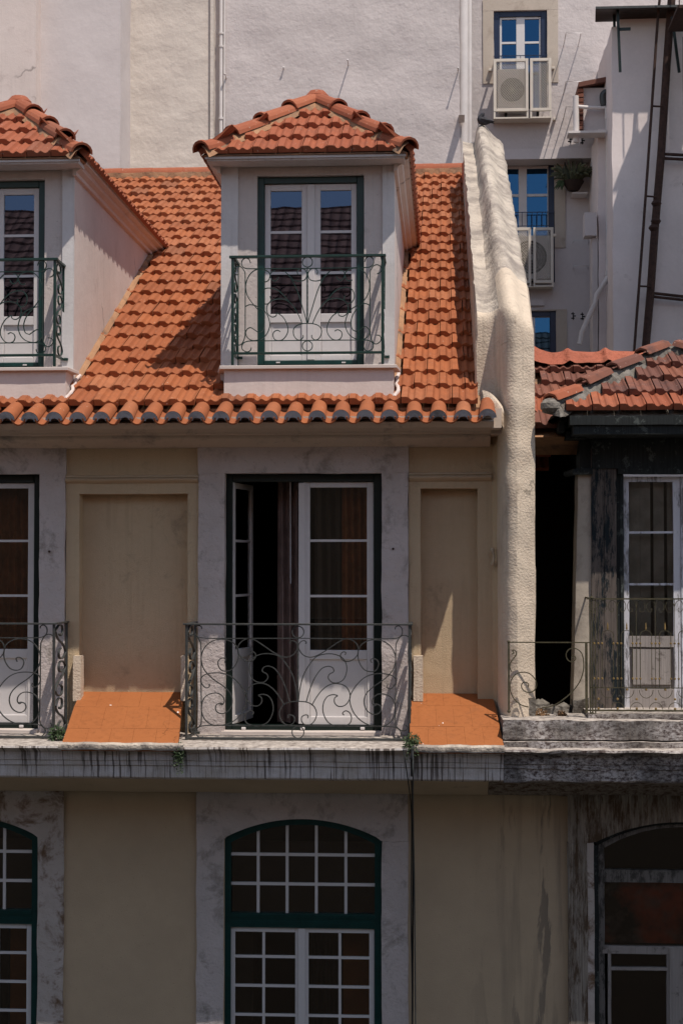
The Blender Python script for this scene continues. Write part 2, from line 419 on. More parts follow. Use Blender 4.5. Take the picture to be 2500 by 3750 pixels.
# core walls (upper storey), leaving two openings
core = M()
YW0, YW1 = .19, .42
def core_storey(m, z0, z1, oz0, oz1, y0, y1, xr):
    xs = [(xa + DX, xb + DX), (xa, xb)]
    edges = [XL, xs[0][0], xs[0][1], xs[1][0], xs[1][1], xr]
    for i in (0, 2, 4): m.box(edges[i], edges[i + 1], y0, y1, z0, z1)
    for a, b in xs:
        if z1 > oz1: m.box(a, b, y0, y1, oz1, z1)
        if oz0 > z0: m.box(a, b, y0, y1, z0, oz0)
core_storey(core, UZ(1100, 2905, 0) - .02, Zt + .35, zo0, zo1, YW0, YW1, .45)
core.build('wall', mt['cream'], house)
low = M()
zl1 = UZ(1108, 3001, 0)
low_xr = UX(2100, 3300, 0)
for dx0, dx1 in ((XL, xa + DX), (xb + DX, xa), (xb, low_xr)):
    low.rbox(dx0, dx1, .03, .42, ZB, Zledge + .03, res=.5, amp=0, faces='fblrtu')
for a, b in ((xa + DX, xb + DX), (xa, xb)):
    low.box(a, b, .04, .42, zl1 + .02, Zledge + .03)
    low.box(a, b, .0, .42, ZB, UZ(1108, 4150, 0))
low.build('lower_wall', mt['low'], house)

# recessed panels and their raised borders
def panel_bay(xl, xr, pxl, pxr, pt, pb, string_l, string_r, st, sb, fl=0):
    """xl..xr whole bay in metres; px* panel edges"""
    m = M(); il, ir = UX(pxl, 2150, 0), UX(pxr, 2150, 0); zt, zb = UZ(1100, pt, 0), UZ(1100, pb, 0)
    m.rbox(xl, xr, .0, YW0, zt, Zt + .03, res=.06, amp=.004)
    m.rbox(xl, il, .002, YW0, zb - .4, zt, res=.06, amp=.004)
    m.rbox(ir, xr, .002, YW0, zb - .4, zt, res=.06, amp=.004)
    m.build('raised_border', mt['cream'], house)
    p = M().rbox(il - .02, ir + .02, .15, YW0, zb - .4, zt + .02, res=.08, amp=.004, faces='f')
    p.build('recessed_panel', mt['cream'], house)
    # string moulding: torus + fillet
    z0, z1 = UZ(1100, sb, 0), UZ(1100, st, 0)
    prof = [(0, z1 + .012), (-.028, z1 + .004), (-.035, z1 - .01), (-.022, z1 - .018), (-.05, (z0 + z1) / 2 + .008), (-.058, (z0 + z1) / 2), (-.05, (z0 + z1) / 2 - .01), (-.02, z0 + .01), (0, z0)]
    xs = [xl + (xr - xl) * i / 24 for i in range(25)]
    a, b = UX(string_l, 1750, 0), UX(string_r, 1750, 0)
    rows = [[(min(max(x, a), b), y + .003 * nz((x, 0, z), 5), z + .006 * nz((x, 3, 0), 3)) for (y, z) in prof] for x in xs]
    M().grid(rows).face([rows[-1][k] for k in range(len(prof))]).build('string_moulding', mt['cream_trim'], house)
xs_r = UX(1496, 2150, -.0)
panel_bay(UX(241, 2150, 0), UX(727, 2150, 0), 290, 687, 1807, 2532, 243, 727, 1742, 1768)
panel_bay(xs_r, UX(1835, 2150, 0), 1540, 1748, 1790, 2532, 1497, 1797, 1735, 1765)
panel_bay(XL, UX(727, 2150, 0) + DX, -960, -567, 1807, 2532, -1000, -527, 1742, 1768)

# plaster pedestals beside the balconies
for a, b in ((270, 298), (664, 684), (1514, 1548)):
    M().rbox(UX(a, 2480, -.05), UX(b, 2480, -.05), -.08, .05, UZ(a, 2568, -.08), UZ(a, 2402, -.05), res=.03, amp=.003, fr=9).build('plaster_block', mt['cream_rough'], house)

# stone surrounds
def surround(dx, mat):
    out = []
    jl = M().rbox(UX(727, 2200, 0) + dx, xa + dx, -.03, .20, UZ(1100, 2712, 0), zo1, res=.05, amp=.007, fr=4)
    out.append(jl.build('jamb', mat, house))
    jr = M().rbox(xb + dx, UX(1494, 2200, 0) + dx, -.03, .20, UZ(1100, 2712, 0), zo1, res=.05, amp=.007, fr=4)
    out.append(jr.build('jamb', mat, house))
    l = M().rbox(UX(727, 1690, 0) + dx, UX(1496, 1690, 0) + dx, -.036, .20, zo1, Zt + .03, res=.05, amp=.007, fr=4)
    out.append(l.build('lintel', mat, house))
    s = M().rbox(xa + dx - .02, xb + dx + .0, -.09, .18, UZ(1100, 2703, -.09), UZ(1100, 2682, -.09), res=.05, amp=.004)
    out.append(s.build('threshold', mt['marble'], house))
surround(0, mt['stone']); surround(DX, mt['stone'])
# small iron eye on the jambs
for px, py in ((181, 2020), (1439, 2010)):
    c = U(px, py, -.035); M().tube([(c.x, -.045, c.z), (c.x, -.02, c.z)], .011, 8).build('wall_anchor', mt['rust'], house)

# wall bracket on the cove
c0 = U(1803, 2010, -.02)
M().tube(spline([U(1800, 2012, -.05), U(1803, 2018, -.10), U(1808, 2040, -.10), U(1803, 2066, -.10), U(1800, 2070, -.04)], 4), .012, 6).ball(U(1803, 2014, -.09), .022).ball(U(1803, 2066, -.09), .022).build('cable_bracket', mt['cream_trim'], house)

# cove between bay and party wall
rows = []
zz = [UZ(1800, p, 0) for p in range(1560, 2720, 30)]
for z in zz:
    rows.append([(UX(1786, 2100, 0) + .03 * 0 + t * .16 + .004 * nz((t, z, 1), 3), .02 - .36 * (t ** 2.2) - .004 * nz((t, z, 5), 4), z) for t in [i / 8 for i in range(9)]])
M().grid(rows).build('cove', mt['cream'], house)

# ------------------------------------------------------------------ eave cornice
def sweep_x(prof, x0, x1, name, mat, parent, step=.15, wob=.004, fr=2.0, cap=True):
    n = max(1, int((x1 - x0) / step)); rows = []
    for i in range(n + 1):
        x = x0 + (x1 - x0) * i / n
        rows.append([(x, y + wob * nz((x, y * 5, z * 5), fr), z + wob * nz((x, 7 + y * 3, z * 3), fr)) for y, z in prof])
    m = M().grid(rows, smooth=False)
    if cap: m.face(rows[-1]); m.face(rows[0][::-1])
    return m.build(name, mat, parent)
zc = lambda py, y: UZ(1100, py, y)
prof = [(0, zc(1640, 0)), (-.05, zc(1636, -.05)), (-.12, zc(1622, -.12)), (-.19, zc(1606, -.19)), (-.20, zc(1600, -.20)), (-.205, zc(1592, -.2)), (-.33, zc(1588, -.33)), (-.345, zc(1580, -.34)),
        (-.40, zc(1566, -.40)), (-.50, zc(1556, -.50)), (-.56, zc(1548, -.56)), (-.56, zc(1538, -.56)), (-.62, zc(1534, -.62)), (-.62, zc(1524, -.62)), (.1, zc(1524, -.62) + .05)]
xc1 = UX(1836, 1600, -.3)
sweep_x(prof, XL, UX(1795, 1600, -.2), 'eave_cornice', mt['cornice'], house)
M().rbox(UX(1795, 1600, -.2), xc1 + .05, -.34, .1, zc(1592, -.33), zc(1516, -.54) + .02, res=.05, amp=.004).rbox(UX(1795, 1600, -.2), UX(1826, 1500, -.5) + .02, -.60, -.34, zc(1570, -.6), zc(1500, -.6), res=.05, amp=.004).build('cornice_return', mt['cornice'], house)

# ------------------------------------------------------------------ roof
deck = M().prism([(XL, -.40, roofz(-.40) - .05), (XL, 7.55, roofz(7.55) - .05), (XL, 7.55, roofz(7.55) - .25), (XL, -.40, roofz(-.40) - .12)], (XR - XL + .02, 0, 0))
roof = deck.build('roof', mt['mortar'], house)
TW, TE = .2297, .374                                  # tile pitch, exposure
tprof = [(0, .028), (.24, .028), (.265, .019), (.29, .026), (.34, .010), (.42, .0), (.48, .003), (.54, .015), (.60, .019), (.65, .012), (.72, .001), (.80, .0), (.88, .008), (.94, .022), (.985, .025)]
def tile_mesh(name, mat, wdt=TW, ln=.43, thick=.036, lift=.041, prof=tprof, g=.003):
    """lower lip at local y=0, running up +y; raised so that it overlaps the tile below"""
    m = M(); f = [(u * wdt + (g if i == 0 else 0), h) for i, (u, h) in enumerate(prof)]
    lo = [(x, -.004, h + lift) for x, h in f]; lo2 = [(x, .0, h + lift + .004) for x, h in f]
    hi = [(x, ln, h + .0) for x, h in f]
    ub = [(x, 0.003, lift - thick) for x, h in f]
    lo = [(x, .004, h + lift - .004) for x, h in f]; lo2 = [(x, .012, h + lift) for x, h in f]
    m.grid([ub, lo], smooth=False); m.grid([lo, lo2, hi], smooth=False)
    m.face([ub[0], lo[0], hi[0]]); m.face([ub[-1], hi[-1], lo[-1]][::1])
    return m.mesh(name, mat)
tm = [tile_mesh('roof_tile', mt['tile'])]
def bake(target, me, mat4):
    n = len(target.v); target.v += [tuple(mat4 @ v.co) for v in me.vertices]
    for p in me.polygons: target.f.append(tuple(n + i for i in p.vertices)); target.sm.append(False)
def face_proj(p):
    v = CR.transposed() @ (Vector(p) - Vector((0, CAMY, 0)))
    return 1250 - v.x / v.z * F, 1875 + v.y / v.z * F
dorm = []                                             # (xl, xr) wall footprints
DXL, DXR = UX(812, 1000, 0), UX(1443, 1000, 0)
DDX = UX(271, 1000, 0) - UX(1443, 1000, 0)
dorm = [(DXL, DXR), (DXL + DDX, DXR + DDX)]
slots = []
nrow = 24
for k in range(nrow):
    off = (k % 2) * .5
    ncol = int((XR - XL) / TW) + 1
    for j in range(ncol):
        x = XR - (j + 1 - off) * TW
        y = -.45 + k * TE * math.cos(TH)
        if x > XR - .05: continue
        slots.append((k, x, y, roofz(y)))
def hidden_by_dormer(x, y, z):
    px, py = face_proj((x + TW / 2, y + .1, z))
    if y > .1:
        for (a, b) in dorm:
            if a - .0 < x + TW and x < b and y < 4.3: return 2
        for ox in (0, -1180):
            if 800 + ox < px < 1425 + ox and 400 < py < 1400: return 2
            if 400 < py < 560 and 735 + ox + (560 - py) * .9 < px < 1505 + ox - (560 - py) * .9: return 2
    if not (-40 < px < 1800): return 1
    return 0
base = M(); near = []
for k, x, y, z in slots:
    h = hidden_by_dormer(x, y, z)
    inside = any(a < x + TW / 2 < b and -.05 < y < 4.0 and roofz(y) < 3.75 for a, b in dorm)
    if inside: continue
    px, py = face_proj((x, y, z))
    rx = Matrix.Translation((x, y, z)) @ Matrix.Rotation(TH + random.uniform(-.012, .012), 4, 'X') @ Matrix.Rotation(random.uniform(-.010, .010), 4, 'Z') @ Matrix.Rotation(random.uniform(-.008, .008), 4, 'Y')
    rx = rx @ Matrix.Translation((random.uniform(-.003, .003), random.uniform(-.010, .008) - (.022 if random.random() < .04 else 0), random.uniform(-.003, .006)))
    if x + TW > XR: rx = rx @ Matrix.Diagonal(((XR - x) / TW, 1, 1, 1))
    near.append((h, y, rx))
near.sort(key=lambda t: (t[0] > 0, t[1]))
vis = [t for t in near if t[0] == 0]
for h, y, rx in near[:300] if len(vis) >= 300 else vis: inst(tm[0], 'roof_tile', roof, rx)
rest = near[300:] if len(vis) >= 300 else [t for t in near if t[0] > 0]
for h, y, rx in rest: bake(base, tm[0], rx)
base.build('roof_tile_field', mt['tile'], roof, kind='stuff')
print('main roof tiles', len(near), 'visible', len(vis))
# verge end board
# barrel eave tiles
def barrel(name, mat, r0=.078, r1=.062, ln=.46, th=.016, up=True, seg=9, a0=0):
    m = M(); A = [math.pi * i / seg for i in range(seg + 1)]; s = 1 if up else -1
    o0 = [(-r0 * math.cos(a), 0, s * r0 * math.sin(a)) for a in A]; i0 = [(-(r0 - th) * math.cos(a), 0, s * (r0 - th) * math.sin(a)) for a in A]
    o1 = [(-r1 * math.cos(a), ln, s * r1 * math.sin(a)) for a in A]; i1 = [(-(r1 - th) * math.cos(a), ln, s * (r1 - th) * math.sin(a)) for a in A]
    m.grid([i1, i0], smooth=True); m.grid([i0, o0], smooth=False); m.grid([o0, o1], smooth=True); m.grid([o1, i1], smooth=False)
    m.face([i0[0], o0[0], o1[0], i1[0]]); m.face([i0[-1], i1[-1], o1[-1], o0[-1]])
    return m.mesh(name, mat)
cov = barrel('eave_tile', mt['tile']); chn = barrel('channel_tile', mt['tile'], .066, .074, .50, .014, up=False)
fill = M()
A = [math.pi * i / 9 for i in range(10)]
o = [(-.0765 * math.cos(a), -.004, .0765 * math.sin(a)) for a in A]; ii = [(-.036 * math.cos(a) , .004, .026 * math.sin(a) ** .8 - .012) for a in A]
fill.grid([o, ii], smooth=False); ob = [(x, .2, z) for x, y, z in ii]; fill.grid([ii, ob], smooth=False)
fill = fill.mesh('mortar_fill', mt['fillgrey'])
zec = UZ(1100, 1548, -.75)
p0 = UX(1782, 1500, -.6); pitch = .2115
for j in range(34):
    x = p0 - j * pitch
    if x < XL + .3: break
    tilt = R(21) + random.uniform(-.02, .02)
    mm = Matrix.Translation((x + random.uniform(-.004, .004), -.77 + random.uniform(-.01, .01), zec + .035 + random.uniform(-.005, .005))) @ Matrix.Rotation(tilt, 4, 'X') @ Matrix.Rotation(random.uniform(-.03, .03), 4, 'Z')
    inst(cov, 'eave_tile', roof, mm)
    inst(fill, 'mortar_fill', roof, mm)
    if j: inst(chn, 'channel_tile', roof, Matrix.Translation((x + pitch / 2, -.785, zec + .045)) @ Matrix.Rotation(R(21), 4, 'X'))
# mortar bed under the barrel tiles
sweep_x([(-.60, zec - .035), (-.66, zec + .012), (-.45, zec + .08), (-.2, zec + .10), (-.2, zec - .03)], XL, p0 + .06, 'eave_mortar', mt['cornice'], house, .1, .006, 6)
# ridge caps
capm = barrel('ridge_tile', mt['tile_d'], .115, .100, .47, .018, seg=8)
yr = 7.58; zr = roofz(yr) + .02
for j in range(17):
    x = XR - .02 - j * .435
    inst(capm, 'ridge_tile', roof, Matrix.Translation((x, yr, zr)) @ Matrix.Rotation(math.pi / 2, 4, 'Z') @ Matrix.Rotation(R(1.2), 4, 'X'))
M().rbox(XL, XR, yr - .16, yr + .1, zr - .07, zr + .012, res=.09, amp=.02, fr=6).build('ridge_mortar', mt['mortar'], roof)
# back slope so that the roof has depth
M().prism([(XL, 7.55, roofz(7.55) - .03), (XL, 9.0, roofz(7.55) - .7), (XL, 9.0, roofz(7.55) - .9), (XL, 7.55, roofz(7.55) - .25)], (XR - XL, 0, 0)).build('back_slope', mt['mortar'], roof)

# ------------------------------------------------------------------ leaf / window builders
def leaf(name, x0, x1, z0, z1, y, st, muntins, panel_z=None, mat='pvc', gl='glass', rail=.07, brail=.09, parent=house, mw=.022, vert=(), dep=.05, lab=None, ext=None):
    """casement leaf: x0..x1, z0..z1, front at y; stile width st; horizontal bars at muntins; solid panel below panel_z"""
    m = M(); m.box(x0, x0 + st, y, y + dep, z0, z1).box(x1 - st, x1, y, y + dep, z0, z1)
    m.box(x0 + st, x1 - st, y + .001, y + dep, z1 - rail, z1).box(x0 + st, x1 - st, y + .001, y + dep, z0, z0 + brail)
    gz0 = z0 + brail
    if panel_z is not None:
        m.box(x0 + st, x1 - st, y + .001, y + dep, panel_z[0], panel_z[1]); gz0 = panel_z[1]
    o = m.build(name, mt[mat], parent, bevel=.004)
    subs = []
    if panel_z is not None:
        p = M().box(x0 + st, x1 - st, y + .022, y + .035, z0 + brail, panel_z[0])
        p.box(x0 + st + .004, x0 + st + .014, y + .012, y + .022, z0 + brail + .004, panel_z[0] - .004).box(x1 - st - .014, x1 - st - .004, y + .012, y + .022, z0 + brail + .004, panel_z[0] - .004)
        subs.append(p.build('door_panel', mt[mat], o))
    zs = [gz0] + sorted(muntins) + [z1 - rail]
    xs = [x0 + st] + [v for v in vert] + [x1 - st]
    for zz_ in sorted(muntins):
        subs.append(M().box(x0 + st, x1 - st, y + .008, y + .034, zz_ - mw / 2, zz_ + mw / 2).build('muntin', mt[mat], o))
    for xx_ in vert:
        for a, b in zip(zs[:-1], zs[1:]):
            subs.append(M().box(xx_ - mw / 2, xx_ + mw / 2, y + .010, y + .032, a + (mw / 2 if a in muntins else 0), b - (mw / 2 if b in muntins else 0)).build('muntin', mt[mat], o))
    for a, b in zip(zs[:-1], zs[1:]):
        for c, d in zip(xs[:-1], xs[1:]):
            h = mw / 2
            subs.append(M().box(c + (h if c in vert else 0), d - (h if d in vert else 0), y + .018, y + .024, a + (h if a in muntins else 0), b - (h if b in muntins else 0)).build('pane', mt[gl], o))
    return o
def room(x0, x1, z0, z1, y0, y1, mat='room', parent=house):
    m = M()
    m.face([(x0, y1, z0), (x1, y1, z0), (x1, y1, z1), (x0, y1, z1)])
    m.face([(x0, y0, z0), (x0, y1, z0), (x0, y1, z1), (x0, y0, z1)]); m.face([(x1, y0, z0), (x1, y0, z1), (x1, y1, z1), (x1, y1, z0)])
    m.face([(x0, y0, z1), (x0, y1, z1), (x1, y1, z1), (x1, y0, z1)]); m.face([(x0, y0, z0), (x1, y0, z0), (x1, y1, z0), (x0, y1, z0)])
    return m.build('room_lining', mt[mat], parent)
def curtain(x0, x1, z0, z1, y, mat, folds=7, amp=.03, parent=house):
    n = folds * 8; rows = []
    for z in [z0 + (z1 - z0) * i / 5 for i in range(6)]:
        rows.append([(x0 + (x1 - x0) * i / n, y + amp * math.sin(2 * math.pi * folds * i / n + .6 * math.sin(z * 2)) + .012 * nz((i * .3, z, 2)), z) for i in range(n + 1)])
    return M().grid(rows).build('curtain', mt[mat], parent)

# ---- upper floor doors
def upper_door(dx, opened):
    yd = .12
    g = M(); X = lambda px: UX(px, 2200, yd) + dx
    z = lambda py: UZ(1100, py, yd)
    fz1, fz0 = z(1764), z(2656)
    # frame inside the opening
    g.box(xa + dx, X(852), yd - .04, yd + .09, zo0, zo1).box(X(1369), xb + dx, yd - .04, yd + .09, zo0, zo1)
    g.box(X(852), X(1369), yd - .04, yd + .09, fz1, zo1).box(X(852), X(1369), yd - .04, yd + .09, UZ(1100, 2682, yd), fz0)
    fr = g.build('door_frame', mt['black_green'], house, bevel=.006)
    for px in (892, 1108, 1327):
        c = U(px, 2668, yd - .045); M().box(c.x + dx - .02, c.x + dx + .02, c.y - .02, c.y, c.z - .012, c.z + .012).build('drain_cap', mt['pvc'], fr, bevel=.004)
    mu = [z(1980), z(2183)]; pz = (z(2415), z(2381))
    leaf('door_leaf', X(1110), X(1368), fz0 + .004, fz1 - .004, yd, .062, mu, pz, rail=.05, brail=.075)
    M().box(X(1093), X(1118), yd - .012, yd, fz0 + .01, fz1 - .01).build('astragal', mt['pvc'], house, bevel=.004)
    if opened:
        o = leaf('door_leaf', 0, X(1108) - X(857), fz0 + .004, fz1 - .004, 0, .062, mu, pz, rail=.05, brail=.075)
        kids = [q for q in COL.objects if q.parent == o]
        Tm = Matrix.Translation((X(855), yd, 0)) @ Matrix.Rotation(R(80), 4, 'Z')
        o.matrix_basis = o.matrix_basis @ Tm if False else Tm
    else:
        leaf('door_leaf', X(854), X(1108), fz0 + .004, fz1 - .004, yd, .062, mu, pz, rail=.05, brail=.075)
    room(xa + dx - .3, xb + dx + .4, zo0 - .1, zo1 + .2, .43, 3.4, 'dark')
    return fr
upper_door(0, True); upper_door(DX, False)
curtain(UX(1012, 2200, .40), UX(1092, 2200, .40), UZ(1100, 2650, .4), UZ(1100, 1750, .4), .50, 'curt_p', 3, .04)
curtain(UX(1150, 2200, .40), UX(1250, 2200, .40), UZ(1100, 2650, .4), UZ(1100, 1750, .4), .47, 'room', 3, .03)
curtain(UX(1250, 2200, .40), UX(1350, 2200, .40), UZ(1100, 2650, .4), UZ(1100, 1750, .4), .47, 'curt', 4, .03)
curtain(UX(-40, 2200, .40), UX(110, 2200, .40), UZ(1100, 2650, .4), UZ(1100, 1750, .4), .47, 'curt', 6, .03)
p = [U(1063, 1766, .2), U(1064, 2138, .2)]; M().tube(p, .005, 6).build('curtain_cord', mt['pvc'], house)

# ---- lower arched windows
def arch_z(x, xc, hw, zs, rise, R_=None):
    r = (hw * hw + rise * rise) / (2 * rise); return zs + rise - r + math.sqrt(max(r * r - (x - xc) ** 2, 0))
def arched_window(dx, mat):
    Yf = .01
    xl, xr = UX(818, 3300, 0) + dx, UX(1396, 3300, 0) + dx; xc = (xl + xr) / 2; hw = (xr - xl) / 2
    zs = UZ(1108, 3074, 0); rise = UZ(1108, 3001, 0) - zs
    zb = UZ(1108, 4150, 0)
    jl, jr = UX(718, 3300, 0) + dx, UX(1494, 3300, 0) + dx
    M().rbox(jl, xl, Yf, .16, ZB, zs - .01, res=.06, amp=.008, fr=4).build('jamb', mat, house)
    M().rbox(xr, jr, Yf, .16, ZB, zs - .01, res=.06, amp=.008, fr=4).build('jamb', mat, house)
    zt = Zledge + .02; n = 40; yb = .16
    # arched lintel stone
    m = M(); xs = [jl + (jr - jl) * i / n for i in range(n + 1)] ; xs += [xl, xr]; xs = sorted(xs)
    def dz(x): return arch_z(x, xc, hw, zs, rise) if xl < x < xr else zs - .01
    rows = []
    for x in xs:
        b = dz(x); rows.append([(x + .004 * nz((x, 1, b + (zt - b) * t), 5), Yf - .006 + .006 * nz((x, 0, b + (zt - b) * t), 6), b + (zt - b) * t) for t in [i / 6 for i in range(7)]])
    m.grid(rows, smooth=True); m.grid([[r[0], (r[0][0], yb, r[0][2])] for r in rows], smooth=False)
    m.build('arched_lintel', mat, house)
    # green frame ring
    yd = .075; fw = .062
    g = M(); n = 28
    xo = [xl + (xr - xl) * i / n for i in range(n + 1)]
    oi = [(x, arch_z(x, xc, hw, zs, rise)) for x in xo]
    ixl, ixr = xl + fw, xr - fw; ihw = hw - fw; irise = rise - .012; izs = zs - .045
    inn = [(ixl + (ixr - ixl) * i / n, arch_z(ixl + (ixr - ixl) * i / n, xc, ihw, izs, irise)) for i in range(n + 1)]
    for y0_, y1_, A_, B_ in ((yd - .03, None, oi, inn),):
        g.grid([[(a[0], yd - .03, a[1]), (b[0], yd - .03, b[1]), (b[0], yd + .06, b[1])] for a, b in zip(A_, B_)], smooth=False)
    ztr1, ztr0 = UZ(1108, 3345, yd), UZ(1108, 3397, yd)
    g.box(xl, ixl, yd - .0301, yd + .06, zb, izs + .03).box(ixr, xr, yd - .0301, yd + .06, zb, izs + .03)
    g.box(ixl, ixr, yd - .030, yd + .06, ztr0, ztr1)
    g.box(ixl, ixr, yd - .042, yd - .030, ztr1 - .035, ztr1 - .006).box(ixl, ixr, yd - .036, yd - .030, ztr0 + .03, ztr0 + .06)
    g.box(ixl, ixr, yd - .03, yd + .06, zb, zb + .06)
    fr = g.build('window_frame', mt['green'], house)
    # fanlight bars and panes
    zr_ = [UZ(1108, 3131, yd), UZ(1108, 3239, yd)]
    vx = [UX(p_, 3200, yd) + dx for p_ in (945, 1051, 1158, 1266)]
    mw = .026
    top = lambda x: arch_z(x, xc, ihw, izs, irise)
    M().box(ixl, ixr, yd - .004, yd + .022, zr_[0] - mw / 2, zr_[0] + mw / 2).build('muntin', mt['pvc'], fr)
    M().box(ixl, ixr, yd - .004, yd + .022, zr_[1] - mw / 2, zr_[1] + mw / 2).build('muntin', mt['pvc'], fr)
    for x in vx:
        for a, b in ((ztr1, zr_[1] - mw / 2), (zr_[1] + mw / 2, zr_[0] - mw / 2), (zr_[0] + mw / 2, top(x) + .01)):
            M().box(x - mw / 2, x + mw / 2, yd - .003, yd + .021, a, b).build('muntin', mt['pvc'], fr)
    cols = [ixl] + vx + [ixr]
    for a, b in zip(cols[:-1], cols[1:]):
        for c, d in ((ztr1, zr_[1]), (zr_[1], zr_[0])):
            M().box(a + .004, b - .004, yd + .010, yd + .016, c + .004, d - .004).build('pane', mt['glass'], fr)
        k = [a + (b - a) * i / 5 for i in range(6)]
        M().prism([(a, yd + .010, zr_[0])] + [(x, yd + .010, top(x) + .02) for x in k] + [(b, yd + .010, zr_[0])], (0, .006, 0)).build('pane', mt['glass'], fr)
    # casements
    X = lambda px: UX(px, 3550, yd) + dx
    mu = [UZ(1108, p_, yd) for p_ in (3507, 3614, 3721, 3828, 3935)]
    mw2 = .024
    leaf('window_leaf', X(841), X(1100), zb + .06, ztr0 - .003, yd - .005, .048, mu, vert=[X(965)], rail=.045, brail=.08, mw=mw2)
    leaf('window_leaf', X(1110), X(1371), zb + .06, ztr0 - .003, yd - .005, .048, mu, vert=[X(1244)], rail=.045, brail=.08, mw=mw2)
    M().box(X(1092), X(1118), yd - .02, yd - .006, zb + .06, ztr0 - .005).build('astragal', mt['pvc'], house, bevel=.004)
    room(xl - .02, xr + .02, zb - .1, zs + rise + .1, .43, 3.0, 'dark')
    # added boards behind the panes, coloured like the brown reflections in them
    M().box(X(1245), X(1372), .50, .51, zb, ztr0).build('pane_tone_board', mt['brown'], house)
    M().box(xl, xr, .50, .51, ztr1 - .12, zr_[0] + .05).build('pane_tone_board', mt['room'], house)
    M().box(X(840), X(905), .52, .53, zb, ztr0).build('pane_tone_board', mt['room'], house)
    curtain(X(1120), X(1245), zb, ztr0, .6, 'room', 4, .04)
    return fr
arched_window(0, mt['stone']); arched_window(DX, mt['stone_old'])

# ------------------------------------------------------------------ ledge between the storeys
YE = -.985
zt_ = UZ(1100, 2737, YE)
lp = [(0, UZ(1100, 2906, 0)), (-.06, UZ(1100, 2902, -.06)), (-.16, UZ(1100, 2888, -.16)), (-.30, UZ(1100, 2866, -.30)), (-.40, UZ(1100, 2858, -.40)), (-.46, UZ(1100, 2856, -.46))]
XO = UX(1845, 2800, YE)
sweep_x(lp + [(-.46, lp[-1][1] + .02), (.1, lp[-1][1] + .02)], XL, UX(1788, 2880, -.3), 'ledge_cove', mt['cream_trim'], house, .12, .006, 3)
YF_ = YE + .12
fp = [(-.44, UZ(1100, 2858, -.44)), (YF_ + .01, UZ(1100, 2855, YF_)), (YF_, UZ(1100, 2850, YF_)), (YF_ + .003, UZ(1100, 2810, YF_)), (YF_ - .012, UZ(1100, 2807, YF_)), (YF_ - .014, UZ(1100, 2791, YF_)), (YF_ - .026, UZ(1100, 2788, YF_)),
      (YF_ - .032, UZ(1100, 2760, YF_)), (YF_ - .05, UZ(1100, 2754, YF_)), (YE + .02, UZ(1100, 2752, YE)), (YE, UZ(1100, 2747, YE)), (YE + .004, zt_ - .006), (YE + .02, zt_), (.12, zt_ + .01)]
sweep_x(fp, XL, XO, 'ledge', mt['ledge'], house, .07, .005, 3)

# orange sloping slabs between the balconies
def slab_patch(cells, name='slab'):
    for P in cells:
        a, b, c, d = [Vector(p) for p in P]
        nrm = (b - a).cross(d - a).normalized()
        if nrm.z < 0: nrm = -nrm
        ctr = (a + b + c + d) / 4; j = random.uniform(-.0008, .0008)
        tri = [q + (ctr - q).normalized() * .0016 + nrm * j for q in (a, b, c, d)]
        M().prism([q - nrm * .03 for q in tri], nrm * .03).build(name, mt['orange'], slabs)
slabs = M().prism([(XL, .1, -1.17), (XL, YE + .04, UZ(1100, 2733, YE) - .02), (XL, .1, zt_ - .03)], (0, 0, 0)).v and None
sub = M()
ztop, zbot = UZ(480, 2534, .15), UZ(480, 2731, YE + .02)
def sp(px, t, top_l, top_r, bot_l, bot_r):
    """px fraction u in 0..1 across, t in 0..1 down the slope"""
    xl = UX(top_l, 2534, .15) * (1 - t) + UX(bot_l, 2731, YE + .02) * t
    xr = UX(top_r, 2534, .15) * (1 - t) + UX(bot_r, 2731, YE + .02) * t
    y = .15 * (1 - t) + (YE + .02) * t
    z = ztop * (1 - t) + zbot * t + .05 * math.sin(math.pi * min(t * 1.25, 1)) * .6
    return Vector((xl + (xr - xl) * px, y, z))
def slope_bay(tl, tr, bl, br, nx, rows):
    bed = M()
    bed.prism([sp(0, 0, tl, tr, bl, br) - Vector((0, 0, .02)), sp(1, 0, tl, tr, bl, br) - Vector((0, 0, .02)), sp(1, 1, tl, tr, bl, br) - Vector((0, 0, .02)), sp(0, 1, tl, tr, bl, br) - Vector((0, 0, .02))], (0, 0, -.03))
    o_ = bed.build('sloped_weathering', mt['orange'], house)
    cells = []
    for i in range(len(rows) - 1):
        for j in range(nx):
            o = .5 if i % 2 else 0
            u0, u1 = max(0, (j - o) / nx), min(1, (j + 1 - o) / nx)
            if i % 2 and j == nx - 1: pass
            cells.append([sp(u0, rows[i], tl, tr, bl, br), sp(u1, rows[i], tl, tr, bl, br), sp(u1, rows[i + 1], tl, tr, bl, br), sp(u0, rows[i + 1], tl, tr, bl, br)])
            if o and j == nx - 1: cells.append([sp(u1, rows[i], tl, tr, bl, br), sp(1, rows[i], tl, tr, bl, br), sp(1, rows[i + 1], tl, tr, bl, br), sp(u1, rows[i + 1], tl, tr, bl, br)])
    global slabs
    slabs = o_; slab_patch(cells)
    return o_
slope_bay(296, 672, 224, 652, 5, (0, .36, .72, 1))
slope_bay(1500, 1800, 1500, 1846, 5, (0, .30, .66, 1))
# pale plaster lip under the orange slabs
for a, b in ((215, 672), (1505, 1846)):
    n = 40; rows = []
    for i in range(n + 1):
        x = UX(a + (b - a) * i / n, 2735, YE); ww = .007 * nz((x, 0, 0), 6) + .004 * nz((x, 4, 0), 20)
        z = UZ(1100, 2729, YE) + ww
        rows.append([(x, YE + .06, z + .004), (x, YE + .01, z + .006), (x, YE - .012, z - .008), (x, YE - .016, z - .03), (x, YE - .004, UZ(1100, 2753, YE) + ww)])
    M().grid(rows).build('plaster_lip', mt['coping'], house)

